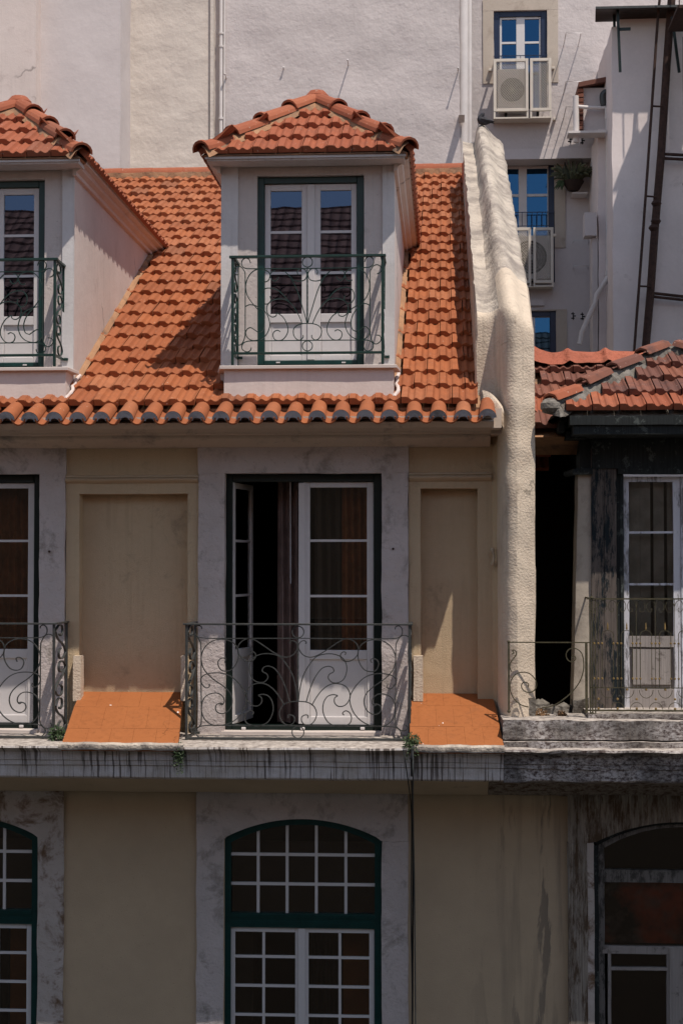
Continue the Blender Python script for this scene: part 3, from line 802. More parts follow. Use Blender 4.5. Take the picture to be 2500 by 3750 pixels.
# ------------------------------------------------------------------ iron scroll railings
def crop_pts(txt, ox, oy, sc, Y):
    P = []
    for t in txt.split():
        a, b = t.split(','); P.append(U(ox + float(a) / sc, oy + float(b) / sc, Y))
    return P
def side_scrolls(m, x, y0, y1, z0, z1, n, r=.007, wd=2.2):
    """flat-bar S scrolls in a side panel (plane x = const)"""
    h = (z1 - z0) / n
    for i in range(n):
        c0, c1 = z0 + h * i, z0 + h * (i + 1); ym = (y0 + y1) / 2; q = (y1 - y0) * .5
        s = 1 if i % 2 else -1
        pts = [(x, ym + s * q * .25, c1 - h * .27), (x, ym + s * q * .05, c1 - h * .33), (x, ym - s * q * .3, c1 - h * .25), (x, ym - s * q * .2, c1 - h * .07), (x, ym + s * q * .35, c1 - h * .04),
               (x, ym + s * q * .85, c1 - h * .2), (x, ym + s * q * .4, c1 - h * .42), (x, ym - s * q * .4, c0 + h * .42), (x, ym - s * q * .85, c0 + h * .2), (x, ym - s * q * .35, c0 + h * .04), (x, ym + s * q * .2, c0 + h * .07), (x, ym + s * q * .3, c0 + h * .25), (x, ym - s * q * .05, c0 + h * .33)]
        m.tube(spline(pts, 4), r, 4, flat=((1, 0, 0), wd))
D_CURVES = ["283,272 270,240 240,228 212,245 203,275 215,305 245,320 300,322 500,321 783,320",
 "175,378 150,370 136,345 145,315 175,300 205,310 225,340 235,380 236,640 235,880 228,940 210,980 185,997 155,985 138,955 150,925 180,918",
 "290,1018 280,1045 250,1057 215,1040 205,1010 220,980 250,965 300,960 500,958 783,955",
 "390,428 410,438 440,425 455,385 445,355 410,333 365,325 320,335 275,375 245,440 240,500 260,570 310,640 370,710 400,780 400,830 385,870 350,885",
 "235,658 275,640 330,650 390,680 430,730 450,790 450,840 425,900 380,940 320,957 280,950 248,920 240,880 260,850 285,843 315,860 350,885",
 "500,340 470,350 455,380 470,415 495,430 520,415 530,395",
 "455,565 462,600 440,630 400,630 375,590 378,540 410,500 460,493 520,510 570,550 610,600 622,606",
 "515,712 505,740 470,748 435,720 425,670 440,630 480,600 540,587 600,600 650,640 690,700 720,760 738,805",
 "545,878 520,866 490,880 480,910 495,945 530,957 570,945 605,900 613,850 595,790 560,740 515,712",
 "700,375 697,345 720,320 755,325 775,350 780,380 760,420 710,432 660,420 640,400 585,345",
 "640,400 680,480 710,560 740,660 765,740 780,800",
 "747,908 745,930 720,952 690,945 665,910 662,860 690,825 740,808 783,805"]
M_CURVES = ["155,180 150,165 130,158 112,175 110,205 125,228 160,238 250,241 500,241 768,240",
 "75,262 62,250 70,228 95,217 120,225 140,255 150,300 150,520 152,760 140,800 115,820 85,818 75,800 85,785",
 "165,868 140,872 120,855 118,830 135,808 170,798 250,796 500,798 768,798",
 "300,395 308,375 290,366 265,378 258,405 275,440 310,450 350,435 380,390 388,340 375,290 340,260 290,247 230,255 180,290 155,340 152,385 170,440 220,495 290,545 335,590 350,640 335,690 300,718 265,718 243,695 248,665 275,655 290,660",
 "202,530 202,550 180,556 155,530 150,500 170,475 220,462 290,465 350,490 400,540 435,600 437,650 415,710 370,760 310,790 230,795 180,765 155,715 155,660 175,615 215,593 260,592 290,615 298,645 285,665 272,660",
 "470,345 465,330 480,325 497,340 495,365 470,385 430,380 395,350 385,310 395,275 425,250 460,242 500,255 560,295 620,335 680,360 730,350 760,315 765,285 750,262 728,255 715,268 722,275",
 "545,455 570,470 575,495 550,520 510,520 475,495 458,440 465,395 490,360 540,340 600,340 655,360 700,415 735,480 755,560 765,640",
 "545,455 540,445 550,425 580,418 620,435 660,490 690,560 715,645",
 "515,605 535,620 535,650 510,672 470,665 440,625 440,585 465,545 510,528 560,532 610,565 650,615 680,668",
 "475,728 485,715 465,700 440,712 428,745 440,780 480,798 530,798 580,770 608,710 605,650 580,610 545,598 515,603",
 "705,750 705,732 725,730 745,745 742,775 715,795 680,785 655,750 650,710 670,670 710,648 768,642"]
def railing(kind, parent):
    if kind == 'd':
        ox, oy, sc, Y, yb = 800, 850, 2.412, -.36, -.01; cx = 785; mat = mt['rail_green']; cur = D_CURVES; r = .0055
        left, right, top, bot, foot = 123, 1447, 212, 1066, 1168; tr = (.020, .011); circ = ((783, 263, 45), (785, 1004, 45)); vz = (308, 805)
    else:
        ox, oy, sc, Y, yb = 650, 2200, 1.742, -.52, -.02; cx = 768; mat = mt['iron']; cur = M_CURVES; r = .0062
        left, right, top, bot, foot = 57, 1479, 151, 883, 905; tr = (.018, .008); circ = ((763, 200, 37), (768, 840, 38)); vz = (240, 642)
    g = lambda a, b: U(ox + a / sc, oy + b / sc, Y)
    xl, xr = g(left, 600).x, g(right, 600).x; xc = g(cx, 600).x; zt, zb, zf = g(cx, top).z, g(cx, bot).z, g(cx, foot).z
    m = M()
    if kind == 'd': xl, xr = xc - (xr - xl) / 2, xc + (xr - xl) / 2
    w_ = .016 if kind == 'd' else .014
    m.box(xl - .03, xr + .03, Y - .025, Y + .02, zt - tr[1], zt + tr[1])
    m.box(xl - .008, xr + .008, Y - .012, Y + .012, zb - .011, zb + .011)
    for x in (xl, xr):
        m.box(x - w_ / 2 - .004, x + w_ / 2 + .004, Y - .013, Y + .013, zf, zt - tr[1]); m.box(x - w_ / 2 - .004, x + w_ / 2 + .004, yb - .02, yb - .0, zf, zt - tr[1])
        m.box(x - .022, x + .022, Y + .02, yb + .01, zt - tr[1], zt + tr[1] - .001); m.box(x - .010, x + .010, Y + .013, yb - .02, zb - .011, zb + .011)
        m.box(x + .012, x + .05, yb - .04, yb - .02, zb - .012, zb + .012)
    if kind == 'm':
        for x in (xl, xr): m.ball((x, Y, zf - .005), .026, 1.0)
    rl = m.build('balcony_railing', mat, parent, bevel=.002)
    for c in cur:
        P = spline([(p.x, p.y, p.z) for p in crop_pts(c, ox, oy, sc, Y)], 5)
        n = len(P); rr = [1.0] * n
        fl = ((0, 1, 0), 1.7)
        M().tube(P, r, 4, flat=fl).build('scroll', mat, rl)
        Q = [Vector((2 * xc - p.x, p.y, p.z)) for p in P]
        M().tube(Q, r, 4, flat=fl).build('scroll', mat, rl)
    for a, b, rad in circ:
        c = g(a, b); rr_ = rad / sc / F * (Y - CAMY)
        M().tube([(xc + rr_ * math.cos(t * math.pi / 12), Y, c.z + rr_ * math.sin(t * math.pi / 12)) for t in range(25)], r, 4, flat=((0, 1, 0), 1.7)).build('ring', mat, rl)
    zz0, zz1 = g(cx, vz[1]).z, g(cx, vz[0]).z
    k = 24; tw = [(xc, Y, zz0 + (zz1 - zz0) * i / k) for i in range(k + 1)]
    M().tube(tw, r * 1.1, 4, rr=[1 + .5 * abs(math.sin(i * 1.3)) * (.15 < i / k < .85) for i in range(k + 1)]).build('centre_bar', mat, rl)
    for x in (xl, xr):
        s = M(); side_scrolls(s, x, Y + .03, yb - .03, zb + .012, zt - tr[1], 3, .006, 2.6 if kind == 'm' else 1.8)
        s.build('side_scrollwork', mat, rl)
    return rl
rm = railing('m', house); rd = railing('d', house)
bpy.context.view_layer.update()
copy_at(rm, house, DX); 

# ------------------------------------------------------------------ dormers
def dormer():
    xl, xr = DXL, DXR
    ztop = UZ(1127, 577, 0); zsill = UZ(1127, 1336, -.38)
    zf = UZ(1127, 1335, 0)
    z0 = roofz(0) - .06
    ox0, ox1 = UX(941, 1000, 0), UX(1333, 1000, 0); oz1, oz0 = UZ(1127, 642, 0), UZ(1127, 1333, 0)
    m = M()
    # side walls
    yend = (ztop - ZE) / SL - .45 + .1
    for x in (xl, xr - .16):
        m.prism([(x, .0, z0), (x, .0, ztop), (x, yend, ztop), (x, .3, z0)], (.16, 0, 0))
    d = m.build('dormer', mt['dorm_side'], house)
    # front wall: pilasters, stone surround
    f = M()
    pxl, pxr = UX(872, 1000, 0), UX(1401, 1000, 0)
    f.rbox(xl - .004, pxl, -.03, .0, z0, ztop, res=.08, amp=.002).build('pilaster', mt['dorm_plaster'], d)
    M().rbox(pxr, xr + .004, -.03, .0, z0, ztop, res=.08, amp=.002).build('pilaster', mt['dorm_plaster'], d)
    for qa, qb in ((pxl, ox0), (ox1, pxr)): M().rbox(qa, qb, -.012, .16, z0, oz1, res=.06, amp=.002).build('jamb', mt['dorm_stone'], d)
    M().rbox(pxl, pxr, -.014, .16, oz1, ztop, res=.06, amp=.002).build('lintel', mt['dorm_stone'], d)
    # frame
    yd = .07; X = lambda px: UX(px, 1000, yd); Z = lambda py: UZ(1127, py, yd)
    fr = M().box(ox0, X(968), yd - .03, yd + .07, oz0, oz1).box(X(1307), ox1, yd - .03, yd + .07, oz0, oz1)
    fr.box(X(968), X(1307), yd - .03, yd + .07, Z(672), oz1).box(X(968), X(1307), yd - .03, yd + .07, oz0, Z(1321))
    fr.build('window_frame', mt['green'], d, bevel=.004)
    for px in (1018, 1258):
        c = U(px, 1327, yd - .035); M().box(c.x - .018, c.x + .018, c.y - .01, c.y + .005, c.z - .006, c.z + .006).build('drain_cap', mt['pvc'], d)
    def lf(a, b, st0, g0, g1):
        mm = M(); z1, zb = Z(673), Z(1320)
        mm.box(a, g0, yd, yd + .05, zb, z1).box(g1, b, yd, yd + .05, zb, z1)
        mm.box(g0, g1, yd + .001, yd + .05, Z(697), z1).box(g0, g1, yd + .001, yd + .05, Z(1180), Z(1148)).box(g0, g1, yd + .001, yd + .05, zb, Z(1299))
        mm.build('window_leaf', mt['pvc'], d, bevel=.004)
        for q in (848, 998): M().box(g0, g1, yd + .01, yd + .036, Z(q) - .012, Z(q) + .012).build('muntin', mt['pvc'], d)
        for q0, q1 in ((697, 848), (848, 998), (998, 1148)):
            M().box(g0, g1, yd + .02, yd + .026, Z(q1) + (.012 if q1 < 1100 else 0), Z(q0) - (.012 if q0 > 700 else 0)).build('pane', mt['glass_d'], d)
        M().box(g0, g1, yd + .022, yd + .035, Z(1299), Z(1180)).box(g0 + .012, g0 + .02, yd + .016, yd + .022, Z(1297), Z(1182)).build('door_panel', mt['pvc'], d)
    lf(X(969), X(1137), 0, X(990), X(1104)); lf(X(1139), X(1306), 0, X(1173), X(1286))
    M().box(X(1125), X(1152), yd - .015, yd - .001, Z(1318), Z(675)).build('astragal', mt['pvc'], d, bevel=.004)
    room(ox0 - .1, ox1 + .1, oz0 - .1, oz1 + .1, .17, 2.0, 'dark', d)
    # sill slab and base
    sx0, sx1 = UX(803, 1343, -.38), UX(1452, 1343, -.38)
    M().prism([(sx0, -.38, zsill), (sx1, -.38, zsill), (xr + .06, -.02, zsill), (xl - .03, -.02, zsill)][::-1], (0, 0, -.032)).build('sill_slab', mt['marble'], d, bevel=.004)
    M().rbox(sx0 + .035, sx1 - .03, -.335, .0, roofz(-.33) - .06, zsill - .032, res=.06, amp=.004).build('sill_wall', mt['dorm_side'], d)
    # lead flashing at the right foot
    P = spline([(sx1 - .02, -.345, roofz(-.34) + .03), (sx1 + .01, -.26, roofz(-.26) + .055), (xr + .02, -.08, roofz(-.08) + .06), (xr + .035, .10, roofz(.1) + .07)], 6)
    M().tube([p + noise.noise_vector(p * 14) * .014 for p in P], .022, 8, rr=[.6 + .5 * abs(nz(p, 9)) for p in P]).build('flashing', mt['dorm_side'], d)
    # sloping mortar joint along the right wall foot
    for x, sgn in ((xr, 1), (xl, -1)):
        rows = []
        for i in range(30):
            y = .0 + i / 29 * (yend - .1); b = roofz(y)
            rows.append([(x + sgn * .002, y, b + .07 + .012 * nz((y, 0, 0), 6)), (x + sgn * .022, y, b + .06), (x + sgn * (.048 + .012 * nz((y, 2, 0), 5)), y, b + .035)])
        M().grid(rows).build('flashing_mortar', mt['mortar'], d)
    # side and front soffit mouldings
    zs_ = ztop
    xc = (xl + xr) / 2; ov = .12
    ze = UZ(1127, 562, -.33); ex0, ex1 = xl - .13, xr + .13; ye = -.32
    mo = M()
    prof = [(0, -.15), (.03, -.145), (.035, -.115), (.075, -.09), (.085, -.06), (.13, -.045), (.135, -.015), (.17, -.005), (.17, .02)]
    for sgn, x in ((1, xr), (-1, xl)):
        mo.grid([[(x + sgn * a, y, zs_ + b) for a, b in prof] for y in (-.02 - .06, yend + .35)], smooth=False)
        mo.face([(x + sgn * a, -.08, zs_ + b) for a, b in prof] + [(x, -.08, zs_ + .02)])
    mo.box(xl - .01, xr + .01, -.10, -.03, zs_ - .03, zs_ + .0)
    M().box(ex0 + .03, ex1 - .03, ye + .04, -.03, ze - .040, ze - .003).box(ex0 + .015, ex1 - .015, ye + .02, ye + .04, ze - .026, ze - .003).build('eave_board', mt['dorm_plaster'], d)
    mo.build('soffit_moulding', mt['dorm_side'], d)
    # hip roof
    ap = U(1160, 368, .98); ax = ap.x; ay, az = .98, ap.z
    A, B, T = Vector((ex0, ye, ze)), Vector((ex1, ye, ze)), Vector((ax, ay, az - .05))
    yk = yend + .6
    dk = M()
    dk.face([A, B, T]); T2 = Vector((ax, (az - ZE) / SL, az - .05))
    dk.face([B, Vector((ex1, yk, ze)), T2, T]); dk.face([Vector((ex0, yk, ze)), A, T, T2]); dk.face([A, Vector((ex0, yk, ze)), Vector((ex1, yk, ze)), B])
    dr = dk.build('dormer_roof_deck', mt['mortar'], d)
    # front tiles
    sv = Vector((0, ay - ye, az - .05 - ze)); L_ = sv.length; ang = math.atan2(sv.z, sv.y)
    tmesh = dorm_tile
    wv = TW * .98
    ncols = int((ex1 - ex0) / wv) + 1
    for k in range(4):
        t0 = k * .36 / L_
        # width available at this height
        x0 = ex0 + (ax - ex0) * t0; x1 = ex1 + (ax - ex1) * t0
        st = xc - (ncols // 2 + (.5 if k % 2 else 0)) * wv - .02
        for j in range(ncols + 2):
            x = st + j * wv
            if x < x0 - .06 or x + wv > x1 + .10: continue
            if k == 3 and abs(x + wv / 2 - ax) > .25: continue
            p = A.lerp(T, t0); mt4 = Matrix.Translation((x, p.y, p.z + .012)) @ Matrix.Rotation(ang + random.uniform(-.02, .02), 4, 'X') @ Matrix.Rotation(random.uniform(-.012, .012), 4, 'Z')
            inst(tmesh, 'dormer_tile', d, mt4)
    # side eave tiles seen end-on
    st_ = M()
    for sgn, x in ((1, ex1), (-1, ex0)):
        a2 = math.atan2(az - ze, abs(ax - x))
        for q in range(2):
            for j in range(int((yk - ye) / wv)):
                y = ye + .05 + j * wv
                t0 = q * .36 / math.hypot(az - ze, ax - x)
                if y > roof_y(ze) + .1 + q * .3: break
                px_, pz_ = x + (ax - x) * t0, ze + (az - .05 - ze) * t0
                # drop tiles that would stand proud of the front hip
                if q and y < ye + .45: continue
                Mx = Matrix.Translation((px_ + sgn * .02, y + (0 if sgn < 0 else 0), pz_ + .012)) @ (Matrix.Rotation(math.pi / 2, 4, 'Z') if sgn > 0 else Matrix.Translation((0, wv, 0)) @ Matrix.Rotation(-math.pi / 2, 4, 'Z')) @ Matrix.Rotation(a2, 4, 'X')
                bake(st_, dorm_tile, Mx)
    st_.build('side_tiles', mt['tile_d'], d, kind='stuff')
    # hip caps
    for s0, cp in (((ex0 - .015, ye - .02), 'l'), ((ex1 + .015, ye - .02), 'r')):
        P0 = Vector((s0[0], s0[1], ze + .035)); P1 = Vector((ax, ay, az + .02)); dd = (P1 - P0); ll = dd.length; dn = dd.normalized()
        ncap = 4; step = ll / ncap
        for i in range(ncap):
            q = P0 + dn * step * i
            xax = dn; up_ = Vector((0, 0, 1)); up_ = (up_ - xax * up_.dot(xax)).normalized(); side = xax.cross(up_)
            Rm = Matrix((side, xax, up_)).transposed().to_4x4()
            tilt = Matrix.Rotation(-.05 if i else -.10, 4, 'X')
            zo = .012
            inst(hip_cap, 'hip_tile', d, Matrix.Translation(q + up_ * (zo if i else .0)) @ Rm @ tilt)
        # mortar bedding along the hip
        rows = []
        for i in range(26):
            t = i / 25; q = P0.lerp(P1, t); side = Vector((1, 0, 0)) * (1 if cp == 'l' else -1)
            wd_ = .085 + .018 * nz((t * 6, 1, 0), 2)
            rows.append([q + Vector((0, 0, .05)), q + side * wd_ * .55 + Vector((0, -.05, .005)), q + side * wd_ + Vector((0, -.085, -.075 + .012 * nz((t * 5, 0, 4), 3)))])
        M().grid(rows).build('hip_mortar', mt['mortar'], d)
    # apex lump and ridge going back
    M().ball((ax, ay + .02, az + .015), .13, .8, 10).build('apex_mortar', mt['tile_d'], d)
    for j in range(3):
        inst(hip_cap, 'ridge_tile', d, Matrix.Translation((ax, ay + j * .42, az)) )
    return d
def roof_y(z): return (z - ZE) / SL - .45
dorm_tile = tile_mesh('dormer_tile', mt['tile_d'], wdt=TW * .98, ln=.40)
# hip cap: angular half pipe with a collar
hc = M()
def arcp(r, y, h=1.0, n=8, z=0): return [(-r * math.cos(math.pi * i / n), y, z + r * h * math.sin(math.pi * i / n)) for i in range(n + 1)]
hc.grid([arcp(.088, .0, .9), arcp(.106, .0, .95), arcp(.106, .035, .95), arcp(.096, .04, .9), arcp(.088, .50, .85)], smooth=False)
hip_cap = hc.mesh('hip_tile', mt['tile_d'])
dm = dormer()
copy_at(dm, house, DDX)
copy_at(rd, house, DDX)

# ================================================================== PARTY WALL
def party_wall():
    pr = [(.275, -.9, -.08), (.275, -.02, -.10), (.29, .02, -.12), (.34, .0, -.12), (.41, .0, -.13), (.455, .035, -.16), (.485, .09, -.26), (.515, .145, -.40), (.55, .178, -.47), (.59, .185, -.50), (.63, .165, -.505),
          (.665, .12, -.48), (.70, .075, -.455), (.74, .045, -.43), (.775, .03, -.42), (.79, -.02, -.40), (.79, -.9, -.36)]
    bz = lambda y: 2.095 + (SL - .001) * (y + .45)
    rows = []
    zbot = UZ(1900, 2650, -.4)
    ys = [6.45 - i * .07 for i in range(200)]
    for X, h, yf in pr:
        col = []
        yy = 6.45
        while yy > yf + .12:
            t_ = max(0, yy + .1) / 6.5; hh = max(h, 0) / .185
            col.append((X - t_ * (.025 + .08 * math.sqrt(hh)), yy, bz(yy) + h * (1 + (.38 * t_ if h > 0 else 0)))); yy -= .06
        z0 = bz(yf) + h
        col = col[:98] if len(col) > 98 else col
        rows.append((col, X, h, yf, z0))
    ncol = min(len(c[0]) for c in rows)
    out = []
    for col, X, h, yf, z0 in rows:
        col = col[-ncol:]
        if h > -.8:
            col = col + [(X, yf + .055, bz(yf + .055) + h - .006), (X, yf + .02, bz(yf) + h - .02), (X, yf, bz(yf) + h - .065)]
        else: col = col + [(X, yf + .05, bz(yf) + h)] * 2 + [(X, yf, bz(yf) + h)]
        zt = col[-1][2]; n = 74
        for i in range(1, n + 1):
            z = zt + (zbot - zt) * i / n; y = yf
            if X < .47: y = yf + (.16 - yf) * smo(min(1, max(0, (1.36 - z) / .12))) if z < 1.36 else yf
            col.append((X, y, z))
        out.append(col)
    # lumpy surface
    def lump(p):
        x, y, z = p
        kt = .45 if y > -.05 else 1
        a = kt * .013 * nz((x * 2.2, y * 1.6, z * 1.6), 3) + .008 * nz((x * 3, y * 2.5, z * 2.5), 5, 7)
        r = .0025 * nz((x * .8, y * 5, z * 5), 2, 3)
        return (x + .012 * nz((x, y * 1.3, z * 1.3), 2.2, 11) + (.010 * nz((0, y * 3, z * 3), 2.5, 5) if x > .7 or x < .3 else 0), y - a - r * .6, z + (a + r if y > -.1 else 0))
    G = [[lump(p) for p in c] for c in out]
    m = M().grid([list(r) for r in zip(*G)])
    m.face([r[0] for r in G])
    o = m.build('party_wall', mt['cream_rough'], None)
    o.data.materials.append(mt['coping'])
    for p in o.data.polygons:
        if p.normal.z > .45 or p.center.y > .2: p.material_index = 1
    tag(o, 'thick cream party wall with a rounded mortar coping, pigeon on its top end', 'wall')
    return o
party_wall()
m = M()
for i, (a, b, c, r) in enumerate(((1775, 1458, -.30, .05), (1795, 1480, -.42, .055), (1822, 1500, -.46, .05), (1835, 1540, -.46, .04), (1752, 1440, -.22, .04))):
    q = U(a, b, c); m.ball((q.x, q.y, q.z), r, .8, 10)
m = M()
rows = []
for i in range(12):
    t = i / 11; q = U(1765 + 75 * t, 1447 + 60 * t * t, -.30 - .2 * t)
    rows.append([(q.x, q.y + .05, q.z + .05), (q.x + .01, q.y + .01 * nz(q, 9), q.z + .0 + .015 * nz(q, 8)), (q.x + .01, q.y - .02, q.z - .04), (q.x + .01, q.y - .03, q.z - .12 * t - .04)])
m.grid(rows).build('corner_flashing', mt['cream_rough'], house)
q = U(1704, 600, 6.6)
M().rbox(.24, .36, 6.3, 7.5, 4.9, 5.32, res=.07, amp=.02).build('ridge_end_mortar', mt['seal'], roof)

# ================================================================== PIGEON
def pigeon():
    b = U(1768, 464, 6.34); s = 1.0
    cx, cy, cz = b.x, b.y, b.z
    k = 6000 / (cy + 15); px = lambda n: n / k
    # body rings along a path: tail (right) to breast (left), photo pixel offsets from feet
    rings = [(38, -20, 1.5, 3), (30, -19, 4, 5), (20, -19, 9, 8), (10, -20, 14, 12), (0, -22, 17, 14), (-9, -25, 16, 14), (-12, -32, 13, 11), (-7, -39, 9, 8), (-2, -44, 7.5, 7), (0, -48, 7, 6.5), (1, -52, 5, 5), (1, -54.5, .8, .8)]
    rows = []
    for i, (ox, oy, rv, rw) in enumerate(rings):
        a = Vector(rings[max(0, i - 1)][:2]); c = Vector(rings[min(len(rings) - 1, i + 1)][:2]); t = (c - a).normalized(); nrm = Vector((-t.y, t.x))
        rows.append([(cx + px(ox + nrm.x * rv * math.cos(q)), cy + px(rw * math.sin(q)), cz - px(oy + nrm.y * rv * math.cos(q))) for q in [2 * math.pi * j / 12 for j in range(12)]])
    body = M().grid(rows, closed=True).face(rows[0]).face(rows[-1][::-1]).build('pigeon', mt['bird'])
    sub_ = body.modifiers.new('sub', 'SUBSURF'); sub_.levels = 1; sub_.render_levels = 1
    tag(body, 'dark grey pigeon perched on the top end of the rounded coping', 'pigeon')
    P = lambda ox, oy, oz=0: (cx + px(ox), cy + px(oz), cz - px(oy))
    for oz in (-4, 4):
        M().tube([P(0, -12, oz), P(-1, -2, oz), P(-1, 3, oz)], px(1.8), 5).tube([P(-1, 1, oz), P(-9, 4, oz)], px(1), 4).build('leg', mt['iron_old'], body)
        w_ = M(); rr = []
        for (ox, oy, rv) in ((-8, -28, 6), (2, -26, 10), (14, -23, 8), (28, -20, 4), (42, -17, 1.2)):
            rr.append([P(ox, oy - rv, oz * 2.8), P(ox, oy, oz * 3.9), P(ox + 1, oy + rv * .8, oz * 3.2)])
        w_.grid(rr).build('wing', mt['bird'], body)
    M().tube([P(-4, -50), P(-11, -47.5)], px(1.6), 5, rr=[1, .25]).build('beak', mt['black'], body)
pigeon()

# ================================================================== OLD HOUSE (right)
old = thing('house', 'dilapidated house with flaking dark wood front, sooty roof tiles and blackened ledge', 'house', (2.5, 0, -14))
XO2 = 4.3
Zold = UZ(2300, 2640, -.6)
m = M()
m.rbox(.80, XO2, .02, .45, UZ(2300, 3010, 0) , Zledge + .0, res=.5, amp=0)
m2 = M()
# cavity between party wall and old house
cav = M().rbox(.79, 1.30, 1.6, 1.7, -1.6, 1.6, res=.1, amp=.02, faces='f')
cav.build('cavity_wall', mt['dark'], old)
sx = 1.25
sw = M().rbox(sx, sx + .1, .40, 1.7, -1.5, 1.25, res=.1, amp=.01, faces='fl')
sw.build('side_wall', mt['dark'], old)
# pale plaster pilaster, leaning a little
pp = M(); z0, z1 = UZ(2130, 2615, .0), UZ(2130, 1728, .0); n = 30; rows = []
for i in range(n + 1):
    t = i / n; z = z0 + (z1 - z0) * t
    xl_ = UX(2094 + 22 * t, 2200, .0) + .006 * nz((0, z, 0), 3); xr_ = UX(2168, 2200, 0)
    rows.append([(xl_ + .04, .6, z), (xl_, .30, z), (xl_ + .006, .005, z), (xl_ + .012, .0, z), (xr_, 0, z), (xr_, .3, z)])
pp.grid(rows).build('plaster_pilaster', stucco('dirty_pale_plaster', (.52, .46, .38), (.44, .39, .32), 40, .3, .3, (.27, .23, .19), .5, .7, lumps=4), old)
a, b = U(2080, 1716, -.05), U(2168, 1740, -.05)
M().tube([(UX(2105, 1728, -.03) - .05, .35, UZ(2105, 1728, -.03)), (UX(2105, 1728, -.03), -.05, UZ(2105, 1728, -.03)), (UX(2168, 1728, -.03), -.05, UZ(2105, 1726, -.03))], .03, 8).build('lead_capping', mt['wood_dark'], old)
# wooden pilaster of upright boards
for a, b, y in ((2166, 2213, -.03), (2214, 2258, -.034), (2259, 2272, -.01), (2272, 2284, -.022)):
    M().rbox(UX(a, 2200, y), UX(b, 2200, y), y, .2, UZ(a, 2622, y), UZ(a, 1640, y), res=.06, amp=.004, fr=5).build('board', mt['wood'] if b < 2270 else mt['wood_dark'], old)
M().rbox(UX(2166, 1650, -.05), XO2, -.05, .3, UZ(2300, 1716, -.05), UZ(2300, 1598, -.05), res=.08, amp=.006).build('frieze_board', mt['wood_dark'], old)
M().rbox(UX(2262, 1650, -.06), XO2, -.075, .0, UZ(2300, 1736, -.06), UZ(2300, 1716, -.06), res=.08, amp=.004).build('architrave', mt['wood_dark'], old)
# boxed cornice
xcl = UX(2092, 1570, -.28)
M().rbox(xcl, XO2, -.50, .3, UZ(2300, 1590, -.50), UZ(2300, 1556, -.50), res=.08, amp=.004).build('cornice_fascia', mt['wood_dark'], old)
M().rbox(xcl - .03, XO2, -.53, .3, UZ(2300, 1555, -.53), UZ(2300, 1522, -.53), res=.08, amp=.006).build('cornice_board', mt['wood_dark'], old)
# left return of the cornice running back
for (xx, y0, z0_, z1_, xt) in ((UX(2045, 1570, -.25), -.25, 1580, 1545, .05), (UX(2052, 1540, -.28), -.28, 1544, 1510, .05), (UX(2072, 1590, -.2), -.2, 1606, 1580, .18)):
    M().rbox(xx, xx + xt, y0, 1.7, UZ(2050, z0_, y0), UZ(2050, z1_, y0), res=.1, amp=.005).build('side_cornice', mt['wood_dark'], old)
M().box(UX(2050, 1570, -.25), UX(2168, 1570, -.25), -.2, 1.7, UZ(2050, 1556, -.2), UZ(2050, 1545, -.2)).build('soffit', mt['wood_dark'], old)
M().rbox(UX(2120, 1650, 0), UX(2168, 1650, 0), -.02, .35, UZ(2120, 1720, 0), UZ(2120, 1550, 0), res=.08, amp=.006).build('corner_post', mt['wood_dark'], old)

# weathered door
yd = .03
X = lambda px: UX(px, 2200, yd); Z = lambda py: UZ(2400, py, yd)
dr = M().rbox(X(2284), X(2303), yd, yd + .05, Z(2600), Z(1745), res=.05, amp=.003).rbox(X(2466), X(2492), yd, yd + .05, Z(2600), Z(1745), res=.05, amp=.003)
dr.rbox(X(2303), X(2466), yd, yd + .05, Z(1764), Z(1745), res=.05, amp=.002)
dl = dr.build('door_leaf', mt['wood_white'], old)
dp = M().rbox(X(2303), X(2466), yd, yd + .05, Z(2370), Z(2330), res=.05, amp=.002).rbox(X(2303), X(2466), yd, yd + .05, Z(2600), Z(2524), res=.05, amp=.002).rbox(X(2315), X(2455), yd + .0, yd + .04, Z(2508), Z(2378), res=.05, amp=.002).rbox(X(2303), X(2466), yd + .03, yd + .05, Z(2524), Z(2370), res=.1, amp=.0)
dp.build('door_panel', mt['wood_pale'], dl)
for q in (1950, 2140): M().rbox(X(2303), X(2466), yd + .01, yd + .04, Z(q + 4), Z(q - 4), res=.06, amp=.002).build('muntin', mt['wood_white'], dl)
for a, b in ((1764, 1946), (1954, 2136), (2144, 2330)): M().box(X(2303), X(2466), yd + .02, yd + .026, Z(b), Z(a)).build('pane', mt['glass'], dl)
for a in (2310, 2350, 2400, 2450): M().box(X(a), X(a + 38 if a > 2310 else 2349), yd + .12, yd + .14, Z(2345), Z(1755)).build('shutter_board', plain('inner_shutter', (.62, .54, .44), .9, .1, var=.5, sc=4) if a == 2310 else bpy.data.materials['inner_shutter'], old)
M().box(X(2302), X(2466), yd + .16, yd + .17, Z(2345), Z(1755)).build('backing', mt['dark'], old)
d2 = M().rbox(X(2494), X(2520), yd - .01, yd + .05, Z(2600), Z(1745), res=.05, amp=.003).rbox(X(2680), X(2720), yd, yd + .05, Z(2600), Z(1745), res=.05, amp=.003).rbox(X(2520), X(2680), yd, yd + .05, Z(2600), Z(2330), res=.1, amp=.002)
d2.build('door_leaf', mt['wood_white'], old)
M().box(X(2520), X(2680), yd + .02, yd + .03, Z(2330), Z(1745)).build('pane', mt['glass'], old)
M().box(X(2520), 4.2, yd + .16, yd + .17, Z(2620), Z(1700)).rbox(X(2722), XO2, -.02, .2, Z(2620), Z(1700), res=.1, amp=.004).build('wall', mt['wood'], old)

